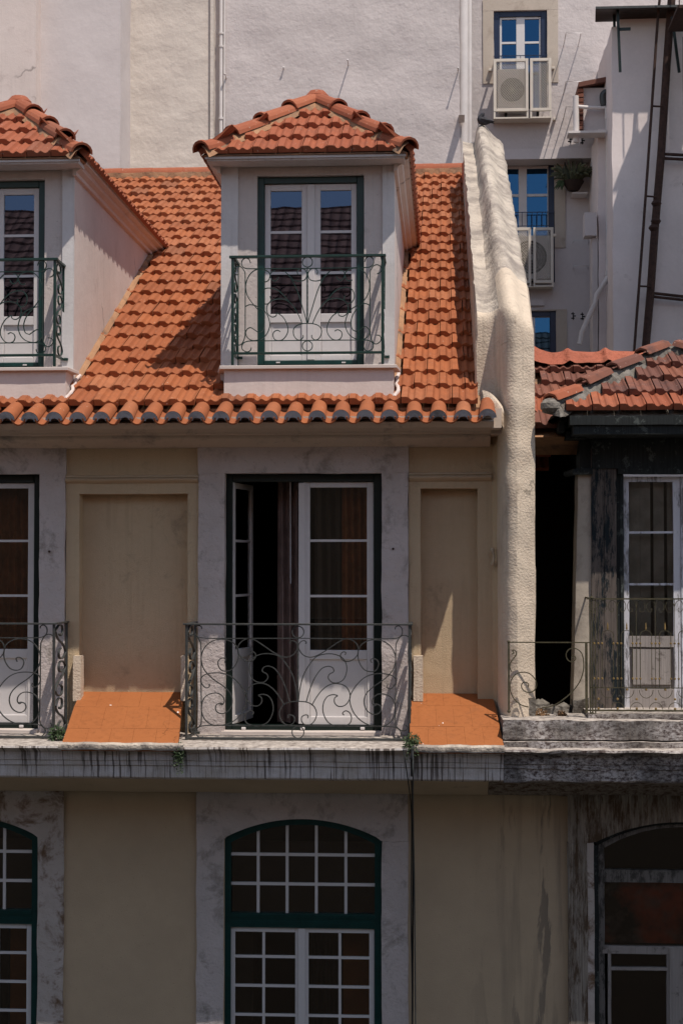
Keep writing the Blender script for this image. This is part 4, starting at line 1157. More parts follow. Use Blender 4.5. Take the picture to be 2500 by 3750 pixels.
# roof: back plane
zrow = UZ(1960, 1480, .6)
def oz(y): return zrow + SL * (y - .6)
old_roof = M().prism([(.80, .0, oz(.0) - .06), (.80, 1.75, oz(1.75) - .06), (.80, 1.75, oz(1.75) - .3), (.80, .35, oz(0) - .2)], (XO2 - .8, 0, 0)).build('roof', mt['mortar'], old)
told = tile_mesh('roof_tile', mt['tile_old'], lift=.050); tnew = tile_mesh('roof_tile', mt['tile_d'], lift=.046)
hipx = lambda y: .93 + (y + .5) * .89
for k in range(5):
    y = .02 + k * TE * math.cos(TH)
    for j in range(14):
        x = .81 + (j - (k % 2) * .45) * TW
        if x < .78 and k % 2: continue
        if x > hipx(y + .2) + .15: continue
        inst(told, 'roof_tile', old_roof, Matrix.Translation((x, y, oz(y))) @ Matrix.Rotation(TH + random.uniform(-.03, .02), 4, 'X') @ Matrix.Rotation(random.uniform(-.03, .03), 4, 'Z') @ Matrix.Translation((0, 0, random.uniform(-.004, .006))))
# front hip plane
ang = math.atan(.512); zf0 = UZ(2300, 1502, -.5)
fz = lambda y: zf0 + .512 * (y + .5)
fd = M(); fd.face([(.93, -.48, zf0 - .05), (3.37, -.48, zf0 - .05), (2.14, .90, fz(.9) - .05)]); fd.face([(.93, -.48, zf0 - .05), (2.14, .9, fz(.9) - .05), (.95, 1.7, zf0 - .05)]); fd.face([(2.14, .9, fz(.9) - .05), (2.14, 1.8, fz(.9) - .05), (.95, 1.7, zf0 - .05)])
fd.build('hip_deck', mt['mortar_grey'], old)
for k in range(5):
    y = -.52 + k * .315
    for j in range(14):
        x = 1.06 + (j - (k % 2) * .5) * TW * 1.02
        xm = x + TW / 2
        if x < .99 + (y + .5) * .89 + .05 or xm > 3.4 - (y + .5) * .89: continue
        inst(tnew if k == 0 else told, 'roof_tile', old_roof, Matrix.Translation((x, y, fz(y))) @ Matrix.Rotation(ang + random.uniform(-.03, .02), 4, 'X') @ Matrix.Rotation(random.uniform(-.03, .03), 4, 'Z'))
hq = M(); hq.grid([arcp(.088, .0, .8, 4), arcp(.094, .012, .8, 4), arcp(.088, .40, .75, 4)], smooth=False)
hq.grid([arcp(.088, .0, .8, 4), arcp(.070, .0, .7, 4)], smooth=False)
hipo = hq.mesh('hip_tile', mt['tile_old']); hipn = hq.mesh('hip_tile', mt['tile_d'])
P0, P1 = Vector((.93, -.50, zf0 + .07)), Vector((2.16, .9, fz(.9) + .06)); dn = (P1 - P0).normalized(); ln = (P1 - P0).length
for i in range(4):
    q = P0 + dn * (ln / 4 * i); up_ = (Vector((0, 0, 1)) - dn * dn.z).normalized(); side = dn.cross(up_)
    Rm = Matrix((side, dn, up_)).transposed().to_4x4()
    inst(hipn if i == 0 else hipo, 'hip_tile', old_roof, Matrix.Translation(q + up_ * .02) @ Rm @ Matrix.Rotation(random.uniform(-.10, -.02), 4, 'X') @ Matrix.Rotation(random.uniform(-.06, .06), 4, 'Z'))
P3 = Vector((3.40, -.50, zf0 + .07)); dn2 = (P3 - P1).normalized()
for i in range(4):
    q = P3 - dn2 * (ln / 4 * i) ; d_ = -dn2; up_ = (Vector((0, 0, 1)) - d_ * d_.z).normalized(); side = d_.cross(up_)
    Rm = Matrix((side, d_, up_)).transposed().to_4x4()
    inst(hipo, 'hip_tile', old_roof, Matrix.Translation(q + up_ * .02) @ Rm @ Matrix.Rotation(random.uniform(-.08, -.02), 4, 'X'))
for P_, Q_ in ((P0, P1), (P3, P1)):
    rows = []
    for i in range(90):
        t = i / 89; q = P_.lerp(Q_, t); sg = 1 if P_ is P0 else -1
        f_ = lambda o_, a_: Vector((o_[0] * sg, o_[1], o_[2])) + noise.noise_vector(q * 17 + Vector(o_) * 9) * a_ * 1.3
        rows.append([q + f_((-.08, .05, -.09), .02), q + f_((-.05, .02, .0), .012), q + f_((.03, -.04, -.01), .02), q + f_((.065, -.07, -.07), .035), q + f_((.09, -.09, -.15), .03)])
    m_ = M().grid(rows); m_.face(rows[0]); m_.build('hip_mortar', mt['mortar_grey'], old_roof)
M().ball((P0.x + .0, P0.y - .0, P0.z - .03), .095, .8, 10).build('hip_end_mortar', mt['mortar_grey'], old_roof)
# left gable edge tiles tucked under the eaves going back
for i in range(5):
    y = .0 - i * .0; 
for i in range(5):
    y = .45 + i * .3
    inst(tnew, 'side_tile', old_roof, Matrix.Translation((.80, y, UZ(1965, 1560 , .2) - .12 * i)) @ Matrix.Rotation(.9, 4, 'X'))
# sealed ridge
rows = []; n = 60
for i in range(n + 1):
    x = .78 + (2.10 - .78) * i / n
    up_ = .16 * max(0, 1 - (x - .78) / .32) ** 1.6
    bumpy = .035 * math.exp(-((x - 1.24) / .04) ** 2) + .035 * math.exp(-((x - 1.62) / .04) ** 2)
    c = Vector((x, 1.70, oz(1.70) + .02 + up_ + bumpy))
    r_ = []
    for (dy, dz_) in ((.12, -.1), (.06, .045), (.0, .07), (-.08, .05), (-.16, -.01), (-.25, -.055), (-.34, -.085)):
        v = noise.noise_vector(Vector((x * 5, dy * 14, 0))) * .016
        r_.append((c.x, c.y + dy - bumpy * .8 * (dy < 0), c.z + dz_ + v.z + (.01 * nz((x, dy * 8, 0), 11) if dy < 0 else 0) - up_ * (.6 if dy < -.1 else 0)))
    rows.append(r_)
M().grid(rows).build('sealed_ridge', mt['seal'], old_roof)
rows = []
for i in range(10):
    t = i / 9; rows.append([(.79 + .03 * nz((t, 0, 0), 4), 1.6 - 1.3 * t, oz(1.6 - 1.3 * t) + .10 + .16 * (1 - t) * 0), (.86 + .02 * nz((t, 5, 0), 9), 1.6 - 1.3 * t, oz(1.6 - 1.3 * t) + .045)])
M().grid(rows).build('verge_mortar', mt['seal'], old_roof)
# blackened slabs and ledge
Ys = -.82
xs0 = UX(1840, 2670, Ys)
M().rbox(xs0, XO2, Ys, .35, UZ(2200, 2710, Ys), UZ(2200, 2641, Ys), res=.04, amp=.012, fr=5).build('balcony_slab', mt['ledge_old'], old)
M().rbox(UX(2150, 2650, -.5), XO2, -.62, .35, UZ(2200, 2641, -.8), UZ(2200, 2615, -.62) , res=.06, amp=.006).build('upper_step', mt['ledge_old'], old)
M().rbox(XO, XO2, Ys - .05, .3, UZ(2200, 2752, Ys - .05), UZ(2200, 2716, Ys), res=.05, amp=.010, fr=5).build('ledge_top', mt['ledge_old'], old)
fp2 = [(y - .01, z - .004) for y, z in fp]
sweep_x(fp2, XO + .002, XO2, 'ledge', mt['ledge_old'], old, .06, .016, 6)
sweep_x([(y, z - .006 * 0) for y, z in lp] + [(-.46, lp[-1][1] + .02), (.1, lp[-1][1] + .02)], UX(1788, 2880, -.3) + .004, XO2, 'ledge_cove', mt['stone_brown'], old, .06, .012, 6)
# rubble in the mouth of the cavity
rb = M()
for i in range(16):
    q = U(random.uniform(1925, 2100), random.uniform(2590, 2625), random.uniform(-.1, .3)); rb.ball((q.x, q.y, Zold + .03), random.uniform(.04, .09), random.uniform(.5, 1.1), 7)
rb.build('rubble', mt['mortar_grey'], old, kind='stuff')
M().rbox(UX(1880, 2600, -.42), UX(1958, 2600, -.42), -.44, -.2, Zold, UZ(1920, 2560, -.42), res=.03, amp=.03, fr=7).build('cement_patch', mt['mortar_grey'], old)
M().rbox(UX(2094, 2600, -.03), UX(2152, 2600, -.03), -.06, .1, Zold, UZ(1920, 2560, 0), res=.03, amp=.03, fr=7).build('cement_patch', mt['mortar_grey'], old)

# lower arched window of the old house
M().rbox(UX(2078, 3300, 0), UX(2150, 3300, 0), -.03, .2, ZB, UZ(2100, 3085, 0), res=.05, amp=.008).build('jamb', mt['stone_brown'], old)
M().rbox(UX(2150, 3300, 0), UX(2174, 3300, 0), -.028, .2, ZB, UZ(2100, 3085, 0), res=.05, amp=.006).build('jamb_edge', mt['stone_old'], old)
xl, xr = UX(2174, 3300, 0), UX(2174, 3300, 0) + 1.56; xc = (xl + xr) / 2; hw = (xr - xl) / 2; zs = UZ(2174, 3086, 0); rise = UZ(2480, 3010, 0) - zs
n = 50; rows = []; x_l = UX(2078, 3300, 0)
for i in range(n + 1):
    x = x_l + (XO2 - x_l) * i / n; b = arch_z(x, xc, hw, zs, rise) if xl < x < xr else zs
    rows.append([(x, -.036 + .010 * nz((x, 0, b + (Zledge - b) * t), 6), b + (Zledge + .02 - b) * t) for t in [j / 6 for j in range(7)]])
M().grid(rows).grid([[r[0], (r[0][0], .2, r[0][2])] for r in rows], smooth=False).build('arched_lintel', mt['stone_brown'], old)
M().rbox(xr, XO2, -.03, .2, ZB, zs, res=.2, amp=.008).build('jamb', mt['stone_brown'], old)
yd = .06
def arch_ring(off0, off1, y0, y1, mat, name):
    g = M(); n = 30; r_ = []
    for i in range(n + 1):
        t = i / n; a = xl + off0 + (xr - xl - 2 * off0) * t; b = xl + off1 + (xr - xl - 2 * off1) * t
        za = arch_z(a, xc, hw - off0, zs - off0 * .6, rise); zb_ = arch_z(b, xc, hw - off1, zs - off1 * .6, rise)
        w1 = .004 * nz((a, 0, 0), 14)
        r_.append([(a, y1, za), (a, y0, za + w1), (b, y0, zb_ + w1), (b, y1, zb_)])
    g.grid(r_, smooth=False)
    z_ = zs - .03
    g.rbox(xl + off0, xl + off1, y0, y1, UZ(2200, 4100, 0), z_, res=.05, amp=.004, fr=7).rbox(xr - off1, xr - off0, y0, y1, UZ(2200, 4100, 0), z_, res=.1, amp=.003)
    return g.build(name, mat, old)
arch_ring(0, .045, yd - .03, yd + .1, mt['wood_dark'], 'window_frame')
arch_ring(.045, .10, yd, yd + .1, mt['wood_mid'], 'window_frame')
X = lambda px: UX(px, 3400, yd); Z = lambda py: UZ(2350, py, yd)
xi = xl + .10; xo_ = xr - .10
M().rbox(xi - .03, xo_, yd - .01, yd + .08, Z(3232), Z(3188), res=.05, amp=.006).build('transom', mt['wood_mid'], old)
M().rbox(xi - .02, xo_, yd - .0, yd + .07, Z(3495), Z(3468), res=.05, amp=.004).build('head_rail', mt['wood_pale'], old)
M().rbox(X(2224), X(2236), yd + .005, yd + .06, Z(4000), Z(3495), res=.05, amp=.004).rbox(X(2440), X(2450), yd + .005, yd + .06, Z(4000), Z(3495), res=.05, amp=.004).build('window_leaf', mt['wood_pale'], old)
M().rbox(X(2450), X(2500), yd - .01, yd + .06, Z(4000), Z(3470), res=.05, amp=.004).build('astragal', mt['wood_pale'], old)
M().rbox(X(2228), X(2444), yd + .0, yd + .05, Z(3555), Z(3545), res=.05, amp=.006).build('muntin', mt['wood_pale'], old)
M().box(xi - .02, xo_, yd + .03, yd + .036, Z(3190), Z(2990)).build('pane', mt['glass'], old)
M().box(xi - .02, xo_, yd + .03, yd + .036, Z(3470), Z(3230)).build('pane', mt['glass'], old)
M().box(X(2236), X(2440), yd + .03, yd + .036, Z(4000), Z(3553)).build('pane', mt['glass'], old)
M().box(X(2236), X(2440), yd + .03, yd + .036, Z(3547), Z(3495)).build('pane', mt['glass'], old)
room(xl, xr, Z(4050), zs + rise, .2, 1.6, 'dark', old)
def redn():
    n = N('red_brown_board'); v = n.noise(1.6, 5, .6); col = n.mix(n.ramp(v, .42, .6), (.022, .012, .010), (.55, .085, .028)); col = n.mix(n.ramp(n.noise(5, 6), .5, .7, 0, .6), col, (.26, .18, .14)); return n.fin(col, .9, None, .05)
M().box(xi, xo_, .17, .18, Z(3465), Z(3235)).build('board', redn(), old)
M().box(xl, XO2, .25, .45, ZB, Z(4100)).build('wall', mt['low'], old)

# old railing
oi = mt['iron_old']
def old_rail():
    Y = -.60; X = lambda p: UX(p, 2400, Y); Z = lambda p: UZ(2330, p, Y)
    x0, x1 = X(2158), 3.9
    m = M()
    m.box(x0 - .02, x1, Y - .012, Y + .012, Z(2196), Z(2191)).box(x0, x1, Y - .006, Y + .006, Z(2521), Z(2518)).box(x0 - .02, x1, Y - .01, Y + .01, Z(2606), Z(2600))
    for dxp in (0, .02, .045): m.box(x0 + dxp, x0 + dxp + .010, Y - .006, Y + .006, Z(2616), Z(2191))
    m.box(x0 + .012, x0 + .026, Y, .0, Z(2196), Z(2191)).ball((x0 + .02, Y, Z(2190)), .018).ball((x0 + .02, Y, Z(2618)), .024)
    r = m.build('balcony_railing', oi, old)
    p = .1645
    br = M()
    x = x0 + .075; k = 0
    while x < x1 - p:
        s = M(); xm = x + p / 2
        # upright bars and pointed arch
        hx = p * .30
        zt_ = Z(2304); P = [(xm - hx, Y, Z(2518)), (xm - hx, Y, Z(2325))] + [(xm - hx * math.cos(q), Y, Z(2325) + hx * .75 * math.sin(q)) for q in [math.pi * i / 8 for i in range(9)]] + [(xm + hx, Y, Z(2518))]
        s.tube(P, .0042, 4)
        s.tube([(x, Y, Z(2518)), (x, Y, Z(2194))], .0036, 4)
        # top C scrolls
        for sg in (-1, 1):
            c = [(x, Y, Z(2222)), (x + sg * p * .10, Y, Z(2205)), (x + sg * p * .26, Y, Z(2199)), (x + sg * p * .40, Y, Z(2206)), (x + sg * p * .46, Y, Z(2222)), (x + sg * p * .38, Y, Z(2238)), (x + sg * p * .24, Y, Z(2241)), (x + sg * p * .18, Y, Z(2232)), (x + sg * p * .25, Y, Z(2227))]
            s.tube(spline(c, 3), .0034, 4)
        # bottom scallops
        s.tube([(xm - p * .36 * math.cos(q), Y, Z(2528) - p * .42 * math.sin(q)) for q in [math.pi * i / 8 for i in range(9)]], .0036, 4)
        s.tube([(x - p * .34 * math.cos(q), Y, Z(2598) + p * .36 * math.sin(q)) for q in [math.pi * i / 8 for i in range(9)]], .0036, 4)
        s.build('lattice', oi, r)
        for zq in (2357, 2486): br.ball((x, Y, Z(zq)), .011, 1, 6).ball((x - p * .2, Y, Z(zq)), .011, 1, 6).ball((x + p * .2, Y, Z(zq)), .011, 1, 6)
        br.ball((xm, Y, Z(2526)), .012, 1, 6).ball((x, Y, Z(2561)), .012, 1, 6).ball((x, Y, Z(2596)), .012, 1, 6)
        f = M().tube([(xm, Y, Z(2307)), (xm, Y, Z(2300)), (xm, Y, Z(2296)), (xm, Y, Z(2290)), (xm, Y, Z(2280))], .008, 6, rr=[.7, 1.1, .7, .8, .15]); f.build('finial', mt['brass'], r)
        x += p; k += 1
    br.build('rivet', mt['brass'], r, kind='stuff')
    # low side rail
    m = M(); xa_, xb_ = X(1862), X(2146)
    m.box(xa_ - .01, x0 + .01, Y - .008, Y + .008, Z(2356), Z(2352)).box(xa_ - .008, xa_ + .008, Y - .008, Y + .008, Z(2608), Z(2356)).box(xb_ - .011, xb_ + .011, Y - .008, Y + .008, Z(2612), Z(2356)).ball((xa_, Y, Z(2352)), .014).ball((xa_, Y, Z(2608)), .016)
    r2 = m.build('low_railing', oi, old)
    q = lambda a, b: (UX(1800 + a / 2.24, 2400, Y), Y, Z(2100 + b / 2.24))
    for c in ("165,660 172,665 180,655 170,640 182,633 198,645 200,670 180,700 155,735 148,770 155,800 163,812",
              "295,938 300,915 285,900 262,898 245,915 245,945 268,972 305,982 340,970 362,940 365,900 345,860 305,825 260,815 210,825 170,860 150,915 155,980 185,1040 240,1085 300,1103",
              "410,1106 470,1100 540,1070 620,1010 680,950 725,880 750,800 753,730 740,665 710,630 670,615 635,625 612,655 612,690 630,718 660,728 685,710 685,688 668,678 658,690 664,705"):
        M().tube(spline([q(*map(float, t.split(','))) for t in c.split()], 5), .0062, 4, flat=((0, 1, 0), 1.5)).build('scroll', oi, r2)
old_rail()

# ================================================================== WHITE BUILDING behind
white = thing('building', 'tall windowless white rendered building directly behind the orange ridge', 'building', (-2, 10, -14))
def wall_piece(parent, mat, x0, x1, y, zt=9.5, zb=2.0, yb=None, amp=.018, fr=1.0, name='wall_section', res=.12):
    o = M().rbox(x0, x1, y, yb if yb is not None else y + .5, zb, zt, res=res, amp=amp, fr=fr, faces='flrt').build(name, mat, parent); return o
YA, YBx, YC, YD = 9.0, 9.3, 10.1, 10.25
wall_piece(white, mt['dorm_side'], UX(-400, 300, YA), UX(131, 300, YA), YA, yb=12, amp=.008)
wall_piece(white, mt['white_b'], UX(131, 300, YBx), UX(440, 300, YBx), YBx, yb=12, amp=.010)
wall_piece(white, mt['white_c'], UX(440, 300, YBx) - .1, UX(768, 300, YC), YC, yb=12, amp=.014)
# narrow bright rib beside the downpipe
wall_piece(white, mt['white_c'], UX(770, 300, YC - .03), UX(781, 300, YC - .03), YC - .05, yb=12, amp=.004)
wall_piece(white, mt['white'], UX(775, 300, YD), UX(1684, 300, YD), YD, yb=13, amp=.03, fr=1.6)
xq = UX(808, 300, 10.15)
dpz = 9.5
pi_ = M().tube([(xq, 10.17, 2.2), (xq, 10.17, dpz)], .028, 10); pi_.tube([(xq + .045, 10.22, 2.2), (xq + .045, 10.22, dpz)], .016, 8)
pp_ = pi_.build('downpipe', mt['pipe'], white)
for py in (115, 163, 428): 
    z = UZ(808, py, 10.1); M().tube([(xq, 10.17, z - .015), (xq, 10.17, z + .015)], .04, 10).build('pipe_collar', mt['pipe'], pp_)
# hooks, nails and a bracket on the rough wall
for (px, py, L1) in ((1275, 235, .22), (828, 283, .18), (1676, 262, .20), (1038, 250, .05)):
    a = U(px, py, YD - .02)
    M().tube([(a.x, YD + .03, a.z), (a.x, YD - L1, a.z + .01)], .010, 6).ball((a.x, YD - L1, a.z + .01), .018).build('wall_hook', mt['pipe'], white)
a = U(1686, 432, YD - .1)
M().prism([(a.x - .03, YD, a.z + .08), (a.x - .03, YD - .30, a.z), (a.x - .03, YD, a.z - .04)], (.09, 0, 0)).build('wall_bracket', mt['pipe'], white)
# quarter round strip at the right-hand end
xe = UX(1684, 300, YD)
M().tube([(xe + .055, YD + .12, 2.0), (xe + .055, YD + .12, 9.5)], .075, 14).tube([(xe + .15, YD + .16, 2.0), (xe + .15, YD + .16, 9.5)], .035, 10).build('corner_pipe', mt['pipe'], white)

# ================================================================== BUILDING WITH BLUE WINDOWS
blue = thing('building', 'white building in the back with navy-framed windows above mesh cages', 'building', (2, 11, -14))
YF = 10.75; YF2 = 11.15
xf0, xf1 = xe + .1, UX(2800, 400, YF)
zstep = UZ(1950, 545, YF)
wins = [(1807, 2003, 37, 400), (1828, 2030, 583, 1034), (1850, 2036, 1138, 1420)]
def hole_wall(x0, x1, z0, z1, y, yb, holes, mat, parent, amp=.012):
    hs = sorted(holes, key=lambda h: -h[3]); zt = z1; m = M()
    for (a, b, c, d) in hs:                            # x0,x1,z0,z1
        if zt - d > .01: m.rbox(x0, x1, y, yb, d, zt, res=.1, amp=amp, fr=1.6, faces='flrtu')
        m.rbox(x0, a, y, yb, c, d, res=.1, amp=amp, fr=1.6, faces='flr'); m.rbox(b, x1, y, yb, c, d, res=.1, amp=amp, fr=1.6, faces='flr')
        zt = c
    if zt > z0: m.rbox(x0, x1, y, yb, z0, zt, res=.1, amp=amp, fr=1.6, faces='flrt')
    return m.build('wall', mat, parent)
def wr(w_, Y): a, b, c, d = w_; return (UX(a, (c + d) / 2, Y), UX(b, (c + d) / 2, Y), UZ((a + b) / 2, d, Y), UZ((a + b) / 2, c, Y))
h1 = wr(wins[0], YF); h2 = wr(wins[1], YF2); h3 = wr(wins[2], YF2)
hole_wall(xf0, xf1, zstep, 9.6, YF, YF + .5, [h1], mt['white'], blue)
hole_wall(xf0 - .2, xf1, .5, zstep + .3, YF2, YF2 + .4, [h2, h3], mt['white_b'], blue)
M().rbox(xf0, xf1 - .3, YF - .02, YF2, zstep - .16, zstep + .002, res=.12, amp=.006).build('cornice_band', mt['white_b'], blue)
M().rbox(xf0, UX(1990, 900, YF2), YF2 - .05, YF2, UZ(1900, 1120, YF2), UZ(1900, 1098, YF2), res=.2, amp=.003).build('string_course', mt['white_b'], blue)
fs_mat = stucco('buff_speckled_stone', (.50, .43, .36), (.44, .38, .32), 90, .5, .2, (.34, .28, .23), .55, .7)
def bwindow(h, Y, sr, sl, st_, sb, cols, zrows, z0glass):
    a, b, c, d = h
    for (p, q) in ((a - sl, a), (b, b + sr)):
        if q - p > .01: M().rbox(p, q, Y - .02, Y + .2, c - sb, d, res=.1, amp=.004).build('jamb', fs_mat, blue)
    M().rbox(a - sl, b + sr, Y - .022, Y + .2, d, d + st_, res=.1, amp=.004).build('lintel', fs_mat, blue)
    m = M(); k = .065; m.box(a, a + k + .03, Y + .03, Y + .14, c, d).box(b - k - .03, b, Y + .03, Y + .14, c, d).box(a + k + .03, b - k - .03, Y + .03, Y + .14, d - .085, d)
    fr = m.build('window_frame', mt['blue'], blue, bevel=.004)
    X = lambda p: UX(p, 400, Y + .08); Z = lambda p: UZ(1900, p, Y + .08)
    m = M(); x0, x1 = a + k + .03, b - k - .03
    zt = d - .085; xs = [X(p) for p in cols]          # gl0 gl1 gr0 gr1
    m.box(x0, xs[0], Y + .06, Y + .12, c, zt).box(xs[1], xs[2], Y + .055, Y + .12, c, zt).box(xs[3], x1, Y + .06, Y + .12, c, zt)
    for g0, g1 in ((xs[0], xs[1]), (xs[2], xs[3])):
        m.box(g0, g1, Y + .062, Y + .12, Z(zrows[0]), zt)
        for q0, q1 in zip(zrows[1:-1:2], zrows[2::2]): m.box(g0, g1, Y + .066, Y + .10, Z(q1), Z(q0))
    m.build('window_leaf', mt['pvc'], fr, bevel=.003)
    for g0, g1 in ((xs[0], xs[1]), (xs[2], xs[3])):
        M().box(g0, g1, Y + .085, Y + .09, Z(zrows[1]), Z(zrows[0])).build('pane', mt['glass_b'], fr)
        M().box(g0, g1, Y + .085, Y + .09, c, Z(zrows[2])).build('pane', mt['glass_b'], fr)
    room(a - .1, b + .1, c - .1, d + .1, Y + .4, Y + 1.6, 'dark', blue)
    return fr
bwindow(h1, YF, .17, .17, .18, -.42, (1837, 1890, 1921, 1974), (70, 152, 160), 0)
bwindow(h2, YF2, .17, .0, .02, -.55, (1840, 1897, 1927, 2002), (618, 710, 720), 0)
bwindow(h3, YF2, .17, .0, .02, .1, (1862, 1935, 1955, 2010), (1163, 1300, 1310), 0)
# pale blue sheet added to stand in for the lowest window's light-blue glass
M().box(h3[0], h3[1] - .1, YF2 + .11, YF2 + .115, h3[2], h3[3] - .05).build('pane_tone_board', plain('pale_blue_pane_tone', (.16, .30, .38), .6, .2), blue)
# little window railings
for (h, Y, zt_, zb_) in ((h1, YF, 204, 222), (h2, YF2, 778, 828)):
    m = M(); z1, z0 = UZ(1900, zt_, Y), UZ(1900, zb_, Y); m.box(h[0], h[1], Y - .03, Y - .018, z1 - .006, z1 + .006).box(h[0], h[1], Y - .03, Y - .018, z0 - .005, z0 + .005)
    for i in range(11):
        x = h[0] + (h[1] - h[0]) * (i + .5) / 11; m.box(x - .005, x + .005, Y - .029, Y - .019, z0, z1)
    m.build('window_railing', mt['blue'], blue)
# expanded-metal cages
def cage(px0, px1, pm0, pm1, py0, py1, pyb, Y, out, parent, xclip=None):
    Yc = Y - out
    X = lambda p: UX(p, (py0 + py1) / 2, Yc); Z = lambda p: UZ((px0 + px1) / 2, p, Yc)
    x0, x1, xm0, xm1 = X(px0), X(px1), X(pm0), X(pm1); z1, z0, zb_ = Z(py0), Z(py1), Z(pyb)
    f = .045; m = M()
    for a, b in ((x0, xm0), (xm1, x1)):
        m.box(a, a + f, Yc, Yc + .04, z0, z1).box(b - f, b, Yc, Yc + .04, z0, z1).box(a + f, b - f, Yc + .001, Yc + .04, z1 - f, z1).box(a + f, b - f, Yc + .001, Yc + .04, z0, z0 + f)
        m.box(a, a + .03, Yc + .005, Yc + .035, zb_, z0).box(b - .03, b, Yc + .005, Yc + .035, zb_, z0).box(a + .03, b - .03, Yc + .006, Yc + .034, zb_, zb_ + .025)
    for x in (x0, x1 - .03): m.box(x, x + .03, Yc + .04, Y, z1 - .03, z1).box(x, x + .03, Yc + .04, Y, zb_, zb_ + .03)
    m.box(x0 + .03, x1 - .03, Yc + .04, Y, zb_ + .002, zb_ + .02)
    c = m.build('window_cage', mt['mesh'], parent, bevel=.003)
    g = M()
    for a, b in ((x0 + f, xm0 - f), (xm1 + f, x1 - f)):
        w_, h_ = b - a, z1 - z0 - 2 * f; zz0 = z0 + f
        nx = max(3, int(w_ / .036)); dx_ = w_ / nx; dz_ = .0205; nzr = int(h_ / dz_)
        for i in range(nzr):
            zc_ = zz0 + (i + .5) * h_ / nzr
            for s_ in (1, -1):
                ph = 0 if i % 2 else .5
                P = []
                for j in range(2 * nx + 1):
                    x = a + j * dx_ / 2; P.append((x, zc_ + (h_ / nzr * .5) * (1 if (j + (i % 2)) % 2 else -1) * s_))
                if s_ == 1:
                    lo = [(x, Yc + .012, z - .0045) for x, z in P]; hi = [(x, Yc + .022, z + .0045) for x, z in P]
                    g.grid([lo, hi], smooth=False)
    g.build('mesh_screen', mt['mesh'], c, kind='stuff')
    return c
cage(1806, 2018, 1934, 1940, 212, 405, 432, YF, .30, blue)
cage(1818, 2026, 1944, 1952, 832, 1036, 1050, YF2, .26, blue)
def ac_unit(px0, px1, py0, py1, Y):
    X = lambda p: UX(p, 300, Y - .2); Z = lambda p: UZ(1900, p, Y - .2)
    u = M().box(X(px0), X(px1), Y - .2, Y - .01, Z(py1), Z(py0)).build('air_conditioner', mt['pipe'], blue, bevel=.01)
    cx, cz, r_ = (X(px0) + X(px1)) / 2, (Z(py0) + Z(py1)) / 2, min(X(px1) - X(px0), Z(py0) - Z(py1)) * .42
    m = M(); m.face([(cx + r_ * math.cos(t * math.pi / 12), Y - .203, cz + r_ * math.sin(t * math.pi / 12)) for t in range(24)][::-1]); m.build('fan_opening', mt['black'], u)
    g = M()
    for k in range(1, 7): g.tube([(cx + r_ * k / 6 * math.cos(t * math.pi / 12), Y - .212, cz + r_ * k / 6 * math.sin(t * math.pi / 12)) for t in range(25)], .005, 4)
    for k in range(8): g.tube([(cx, Y - .212, cz), (cx + r_ * math.cos(k * math.pi / 4), Y - .212, cz + r_ * math.sin(k * math.pi / 4))], .005, 4)
    g.build('fan_grille', mt['pipe'], u, kind='stuff')
ac_unit(1822, 1928, 250, 405, YF - .04)
ac_unit(1862, 2012, 862, 1022, YF2 - .01)
# things stored in the first cage
for px in (1851, 1968):
    q = U(px, 418, YF - .12); M().box(q.x - .02, q.x + .02, YF - .15, YF - .1, q.z - .045, q.z + .05).build('black_bracket', mt['black'], blue)
for px, py in ((1794, 255), (2024, 248), (2030, 435), (2030, 860)):
    q = U(px, py, YF - .05); M().box(q.x - .022, q.x + .022, YF - .08, YF + .0, q.z - .018, q.z + .018).build('cage_clamp', mt['mesh'], blue, bevel=.004)
# clothes-line brackets
for i, py in enumerate((119, 297, 390)):
    a, b = U(2072, py, YF - .55), U(2127, py, YF - .55)
    M().tube([(a.x, YF, a.z - .03), (a.x, a.y, a.z), (b.x, b.y, b.z), (b.x, YF, b.z - .03)], .008, 6).build('clothesline_bracket', mt['pvc'], blue)
# lower faint brackets and small insulators
for py in (880, 972, 1160):
    a, b = U(2100, py, YF2 - .2), U(2155, py, YF2 - .2)
    M().tube([(a.x, YF2, a.z), (a.x, a.y, a.z), (b.x, b.y, b.z), (b.x, YF2, b.z)], .006, 6).build('clothesline_bracket', mt['pvc'], blue)
for px, py in ((2085, 500), (2130, 505), (2097, 1148), (2131, 1150)):
    m = M()
    for k in range(3):
        q = U(px + 5 * (k % 2), py + 8 * k, YF - .25); m.box(q.x - .025, q.x + .025, q.y, q.y + .03, q.z - .008, q.z + .008)
    q = U(px, py, YF - .25); m.tube([(q.x, q.y + .02, q.z + .03), (q.x + .01, q.y + .02, q.z - .09)], .008, 5)
    m.build('line_insulator', mt['black'], blue)

# ================================================================== PIER BUILDING (far right)
pier = thing('building', 'lavender white building at the far right with rusty pipe and dark metal canopy', 'building', (6, 10, -14))
YP = 8.6
xp0 = UX(2242, 700, YP)
ztp = UZ(2300, 95, YP)
M().rbox(xp0, 12, YP, YP + 3.0, -2, ztp, res=.16, amp=.015, faces='flt').build('wall', mt['pier'], pier)
M().rbox(xp0 + .12, 12, YP + .02, YP + 1.2, ztp, UZ(2300, 50, YP), res=.2, amp=.01, faces='flt').build('parapet', mt['pier'], pier)
# rear return with a lower parapet house at left
yq = YP + 1.0
xr1 = UX(2190, 800, yq)
M().rbox(xr1, xp0 + .1, yq, YP + 3, -1, UZ(2200, 470, yq), res=.12, amp=.012, faces='flt').build('lower_wall', mt['pier'], pier)
M().rbox(UX(2135, 400, yq), xp0 + .1, yq + .02, yq + .8, UZ(2200, 482, yq), UZ(2200, 318, yq), res=.12, amp=.012, faces='flt').build('loft_wall', mt['white_b'], pier)
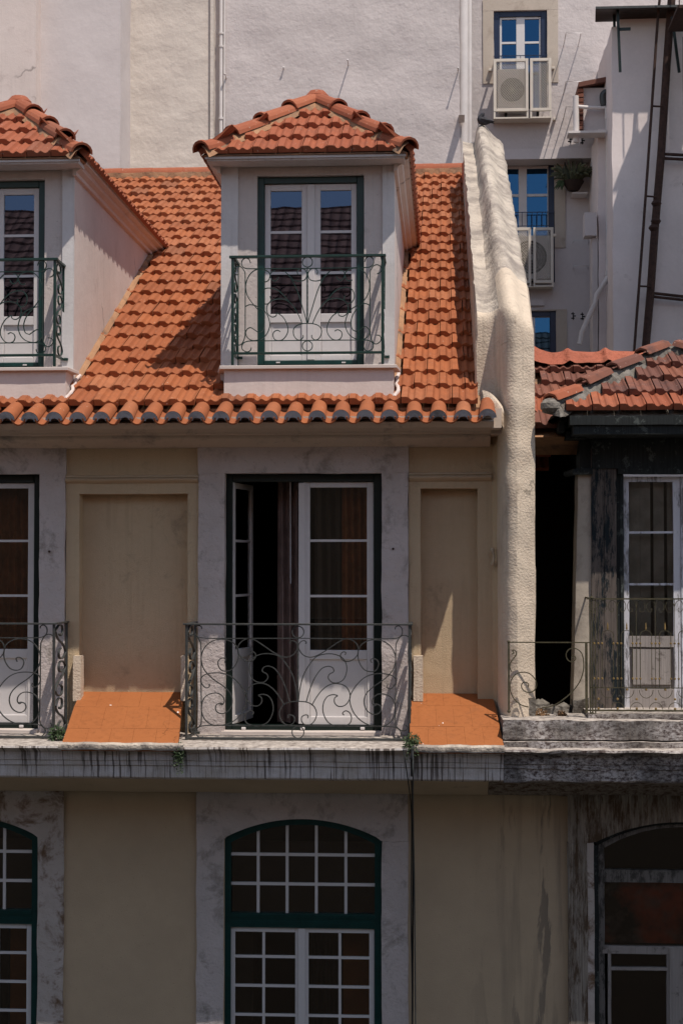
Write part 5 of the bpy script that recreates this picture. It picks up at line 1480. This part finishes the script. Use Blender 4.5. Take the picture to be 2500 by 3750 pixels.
# lean-to tiled roof of the loft
lt = []
a0, a1 = U(2118, 316, yq - .1), U(2232, 294, yq - .1)
M().prism([(a0.x, yq - .1, a0.z), (a1.x, yq - .1, a1.z), (a1.x, yq - .1, a1.z + .07), (a0.x, yq - .1, a0.z + .07)], (0, 1.0, 0)).build('lean_to_roof', mt['tile_old'], pier)
for i in range(9):
    q = U(2126, 330 + i * 17, yq - .05); 
    M().rbox(q.x - .045, q.x + .04, yq - .06, yq + .4, q.z - .028, q.z + .026, res=.04, amp=.008, fr=9).build('brick', mt['tile_old'], pier)
q0 = U(2130, 472, yq - .1)
M().box(UX(2080, 482, yq - .3), xp0 - .02, yq - .32, yq, UZ(2150, 486, yq - .3), UZ(2150, 478, yq - .3)).build('shelf_bracket', mt['pipe'], pier)
# pipes
def pipe(pts, r, name='downpipe', mat='pipe', parent=None):
    return M().tube([tuple(U(*p)) for p in pts], r, 9).build(name, mt[mat], parent)
yp_ = yq - .12
pipe([(2107, 350, yp_), (2109, 470, yp_), (2109, 520, yp_)], .045, parent=pier)
pipe([(2107, 388, yp_), (2150, 392, yp_), (2200, 394, yp_), (2232, 390, yp_)], .028, 'gutter_pipe', parent=pier)
pipe([(2222, 395, yp_), (2224, 430, yp_), (2226, 470, yp_), (2228, 1000, yp_), (2222, 1020, yp_), (2184, 1080, yp_), (2178, 1110, yp_), (2130, 1215, yp_), (2122, 1260, yp_)], .038, parent=pier)
for py in (430, 1000): 
    q = U(2226, py, yp_); M().tube([(q.x, q.y, q.z - .03), (q.x, q.y, q.z + .03)], .052, 9).build('pipe_collar', mt['pipe'], pier)
q = U(2210, 350, yp_)
M().tube(spline([U(2228, 335, yp_), U(2212, 340, yp_), U(2206, 355, yp_), U(2210, 385, yp_)], 4), .05, 9).build('vent_pipe', mt['iron'], pier)
# small white box on the wall
M().rbox(UX(2138, 830, yq), UX(2182, 830, yq), yq - .1, yq + .2, UZ(2160, 866, yq), UZ(2160, 782, yq), res=.08, amp=.006).build('meter_box', mt['white_b'], pier)
M().rbox(UX(2168, 1000, yq), UX(2188, 1000, yq), yq, yq + .3, -1, UZ(2178, 870, yq), res=.12, amp=.006).build('conduit', mt['white_b'], pier)
# canopy sheet
yc0, yc1 = YP - .5, YP
za, zb_ = UZ(2185, 28, yc0), UZ(2185, 30, yc1)
xa_ = UX(2180, 60, yc0)
cm = plain('dark_canopy_sheet', (.040, .028, .024), .6, .3, var=.4)
cp = M()
rows = []
for i in range(9):
    t = i / 8; y = yc0 + (yc1 + .1 - yc0) * t; z = za + .02 - .02 * math.cos(t * 6.28)
    rows.append([(xa_ + .05 * t, y, z), (12, y, z)])
cp.grid(rows, smooth=False); cp.grid([[(x, y, z + .012) for x, y, z in r] for r in rows][::-1], smooth=False)
can = cp.build('canopy', cm, pier)
M().box(xa_, 12, yc0 - .012, yc0 + .0, za - .012, za + .02).build('canopy_edge', mt['iron'], pier)
for p0, p1 in (((2260, 30), (2270, 262)), ((2248, 55), (2249, 96)), ((2264, 106), (2308, 104)), ((2460, 60), (2486, 264))):
    y = YP - .35 if p0[0] != 2248 else YP - .1
    M().tube([tuple(U(*p0, y)), tuple(U(*p1, y))], .026, 4).build('canopy_strut', mt['black_green'], pier)
# rusty pipe and cable
ry = YP - .22
pipe([(2462, -60, ry), (2440, 240, ry), (2420, 560, ry), (2398, 820, ry), (2380, 1080, ry), (2358, 1330, ry)], .058, 'rusty_pipe', 'rust', pier)
for py, px in ((745, 2402), (810, 2400), (835, 2392)):
    q = U(px, py, ry); M().ball((q.x, q.y - .02, q.z), .075, .7, 8).build('pipe_joint', mt['rust'], pier)
pipe([(2418, -40, ry - .1), (2408, 60, ry - .1), (2385, 400, ry - .1), (2370, 620, ry - .1), (2350, 900, ry - .1), (2335, 1100, ry - .1), (2318, 1330, ry - .1)], .020, 'thin_pipe', 'rust', pier)
for a in (((2385, 387), (2424, 389)), ((2362, 717), (2401, 720)), ((2336, 1047), (2382, 1049))):
    pipe([(*a[0], ry - .08), (*a[1], ry - .08)], .014, 'pipe_bracket', 'rust', pier)
for ys_ in ((562, 568), (578, 583), (1072, 1090), (1085, 1102)):
    pipe([(2410 if ys_[0] < 800 else 2382, ys_[0], ry + .02), (2560, ys_[1] + 2, ry + .02)], .022, 'side_pipe', 'rust', pier)
# wall beyond the rusty pipe (a shallow set-back)
# iron spiral stair just outside the frame: its left edge shows in the top corner, its shadow dapples the wall
scx, scy, srad = UX(2500, 600, YP - 1.1) + .80, YP - 1.1, .78
stair = thing('staircase', 'rusty iron spiral staircase whose railing shows in the top right corner', 'staircase', (scx, scy, -14))
M().tube([(scx, scy, -1), (scx, scy, 8.6)], .06, 10).build('pole', mt['rust'], stair)
rl_ = M(); nst = 60; hel = []
for i in range(nst):
    a = i * R(27); z = -.6 + i * .15
    hel.append((scx + srad * math.cos(a), scy + srad * math.sin(a), z + .85))
    P = [(scx, scy, z), (scx + srad * math.cos(a), scy + srad * math.sin(a), z), (scx + srad * math.cos(a + R(27)), scy + srad * math.sin(a + R(27)), z)]
    M().prism(P, (0, 0, -.025)).build('step', mt['rust'], stair)
    for q in (0, .5):
        aa = a + R(27) * q; rl_.tube([(scx + srad * math.cos(aa), scy + srad * math.sin(aa), z - .02), (scx + srad * math.cos(aa), scy + srad * math.sin(aa), z + .85 + .15 * q)], .010, 4)
rl_.build('baluster', mt['rust'], stair, kind='stuff')
M().tube(hel, .02, 6).build('handrail', mt['rust'], stair)
M().tube([(x, y, z - .42) for x, y, z in hel], .012, 5).build('mid_rail', mt['rust'], stair)
lp_ = M()
x0_ = UX(2462, 70, scy); zl_ = UZ(2462, 72, scy)
lp_.box(x0_, scx + .8, scy - .5, scy + .5, zl_, zl_ + .04).build('landing', mt['rust'], stair)
lb = M()
for i in range(10): lb.tube([(x0_ + .02 + i * .06, scy - .5, zl_), (x0_ + .02 + i * .06, scy - .5, zl_ + .9)], .010, 4)
lb.tube([(x0_, scy - .5, zl_ + .28), (scx + .8, scy - .5, zl_ + .28)], .014, 4).build('landing_railing', mt['rust'], stair, kind='stuff')

# ================================================================== HANGING PLANTER
q = U(2098, 672, YF2 - .35)
pl = thing('planter', 'dark hanging pot with spiky succulent beside the second navy window', 'planter', tuple(q))
m = M(); rows = []
for (h_, r_) in ((.0, .085), (.02, .10), (.13, .165), (.15, .17), (.145, .15)):
    rows.append([(q.x + r_ * math.cos(t), q.y + r_ * math.sin(t), q.z - .11 + h_) for t in [2 * math.pi * i / 12 for i in range(12)]])
m.grid(rows, closed=True).face(rows[0][::-1]).build('pot', mt['planter'], pl)
for i in range(70):
    a = random.uniform(0, 6.28); L_ = random.uniform(.16, .42); lean = random.uniform(.05, 1.4)
    b = Vector((q.x + .10 * math.cos(a), q.y + .10 * math.sin(a), q.z + .03)); d_ = Vector((math.cos(a) * lean, math.sin(a) * lean, 1)).normalized()
    P = [b, b + d_ * L_ * .5 + Vector((0, 0, .02)), b + d_ * L_ - Vector((0, 0, .08 * lean * L_ * 3))]
    M().tube(spline(P, 3), .020, 4, rr=[.6, .8, 1, 1.2, 1.3, .9, .3]).build('leaf', mt['leaf_g'], pl)
for i in range(14):
    b = Vector((q.x - .16 + random.uniform(-.02, .02), q.y - .05, q.z + .03)); e = b + Vector((random.uniform(-.14, .02), random.uniform(-.05, .05), random.uniform(-.16, -.02)))
    M().tube([b, (b + e) / 2 + Vector((0, 0, .02)), e], .02, 4, rr=[.6, 1.2, .2]).build('leaf', mt['leaf'], pl)
for dx_ in (-.15, .15):
    M().tube([(q.x + dx_, q.y, q.z + .03), (q.x + dx_ * .6 + .03, q.y, UZ(2100, 482, YF2 - .35))], .006, 4).build('hanger', mt['black'], pl)
M().box(q.x - .02, q.x + .22, q.y - .02, YF2, q.z - .155, q.z - .14).build('shelf', mt['pipe'], pl)

# ================================================================== WEEDS, CABLES
def bush(cx, cy, cz, r, n, mat, label, name='weed', up=.6, leafsz=.016, droop=0):
    m = M()
    for i in range(n):
        v = Vector((random.gauss(0, 1), random.gauss(0, 1), random.gauss(0, 1))).normalized() * r * random.random() ** .45
        v.z *= up; p = Vector((cx, cy, cz)) + v
        if droop: p.z -= droop * random.random() ** 2; 
        t = Vector((random.gauss(0, 1), random.gauss(0, 1), random.gauss(0, .6))).normalized(); u = t.orthogonal().normalized(); s = leafsz * random.uniform(.6, 1.3)
        m.face([p - t * s, p + u * s * .55, p + t * s, p - u * s * .55])
        if i % 9 == 0: m.tube([(cx, cy, cz), tuple((Vector((cx, cy, cz)) + p) / 2 + Vector((0, 0, .01))), tuple(p)], .0018, 3)
    o = m.build(name, mat); tag(o, label, 'weed'); return o
c = U(1508, 2722, -.95); bush(c.x, c.y, c.z + .02, .085, 620, mt['leaf'], 'round green tuft growing at the right foot of the middle balcony', leafsz=.011, up=.9, droop=.1)
c = U(655, 2748, -.95); bush(c.x, c.y, c.z, .06, 380, mt['leaf'], 'straggly green weed hanging at the left foot of the middle balcony', leafsz=.011, up=1.3, droop=.14)
c = U(212, 2695, -.62); bush(c.x, c.y, c.z, .085, 260, mt['leaf'], 'green weed between the left balcony post and the orange slabs', leafsz=.017, up=1.2)
c = U(1970, 2622, -.35); bush(c.x, c.y, c.z, .10, 420, mt['leaf_dry'], 'brown dried weed on the slab below the dark gap', leafsz=.012, up=.7)
c = U(2055, 2622, -.35); bush(c.x, c.y, c.z, .055, 220, mt['leaf_dry'], 'small dried weed on the slab nearest the old balcony post', leafsz=.012, up=.9)
def cable(pts, r, lab, mat='black'):
    o = M().tube(spline([tuple(U(*p)) for p in pts], 6), r, 5).build('cable', mt[mat]); tag(o, lab, 'cable', 'cables hanging down the lower wall')
yy = YE - .05
cable([(1508, 2745, yy), (1506, 2800, yy), (1510, 2950, -.35), (1512, 3050, -.12), (1511, 3300, -.05), (1509, 3900, -.05)], .009, 'thick black cable hanging straight down beside the middle arched window')
cable([(1478, 2745, yy), (1488, 2820, yy), (1505, 2960, -.32), (1506, 3120, -.12), (1504, 3330, -.06), (1508, 3600, -.05), (1510, 3900, -.05)], .005, 'thin black cable curving in from the left of the green tuft')
cable([(1511, 2750, yy), (1512, 2860, yy), (1512, 2990, -.3), (1516, 3200, -.08), (1519, 3500, -.06), (1522, 3900, -.05)], .006, 'thin grey cable just right of the thick black one', 'iron')

# ================================================================== HOUSE ACROSS THE STREET (seen only in the panes)
opp = thing('house', 'dark tiled house across the street, seen only mirrored in the window panes', 'house', (0, -20, -14))
m = M().box(-22, 22, -24, -16.0, -14, 2.6)
m.build('wall', plain('opposite_wall', (.14, .10, .07), .9, .1), opp)
rt = M(); k = 0; y = -15.5; z = 2.7
while y > -24:
    y2 = y - .33; z2 = z + .228
    rt.face([(-22, y, z), (22, y, z), (22, y2, z2 - .045), (-22, y2, z2 - .045)][::-1]); rt.face([(-22, y2, z2 - .045), (22, y2, z2 - .045), (22, y2, z2), (-22, y2, z2)][::-1]); y, z = y2, z2
n = N('opposite_tiles'); wv_ = n.n.new('ShaderNodeTexWave'); wv_.inputs['Scale'].default_value = 1.4; n.l(n.pos, wv_.inputs[0])
col = n.mix(n.ramp(n.noise(4, 6), .3, .7), (.62, .30, .20), (.40, .20, .14)); col = n.mix(n.ramp(wv_.outputs[1], .0, .35, .6, 0), col, (.05, .025, .02))
rt.build('roof', n.fin(col, .85, n.bump(wv_.outputs[1], .8, .05), .2), opp)
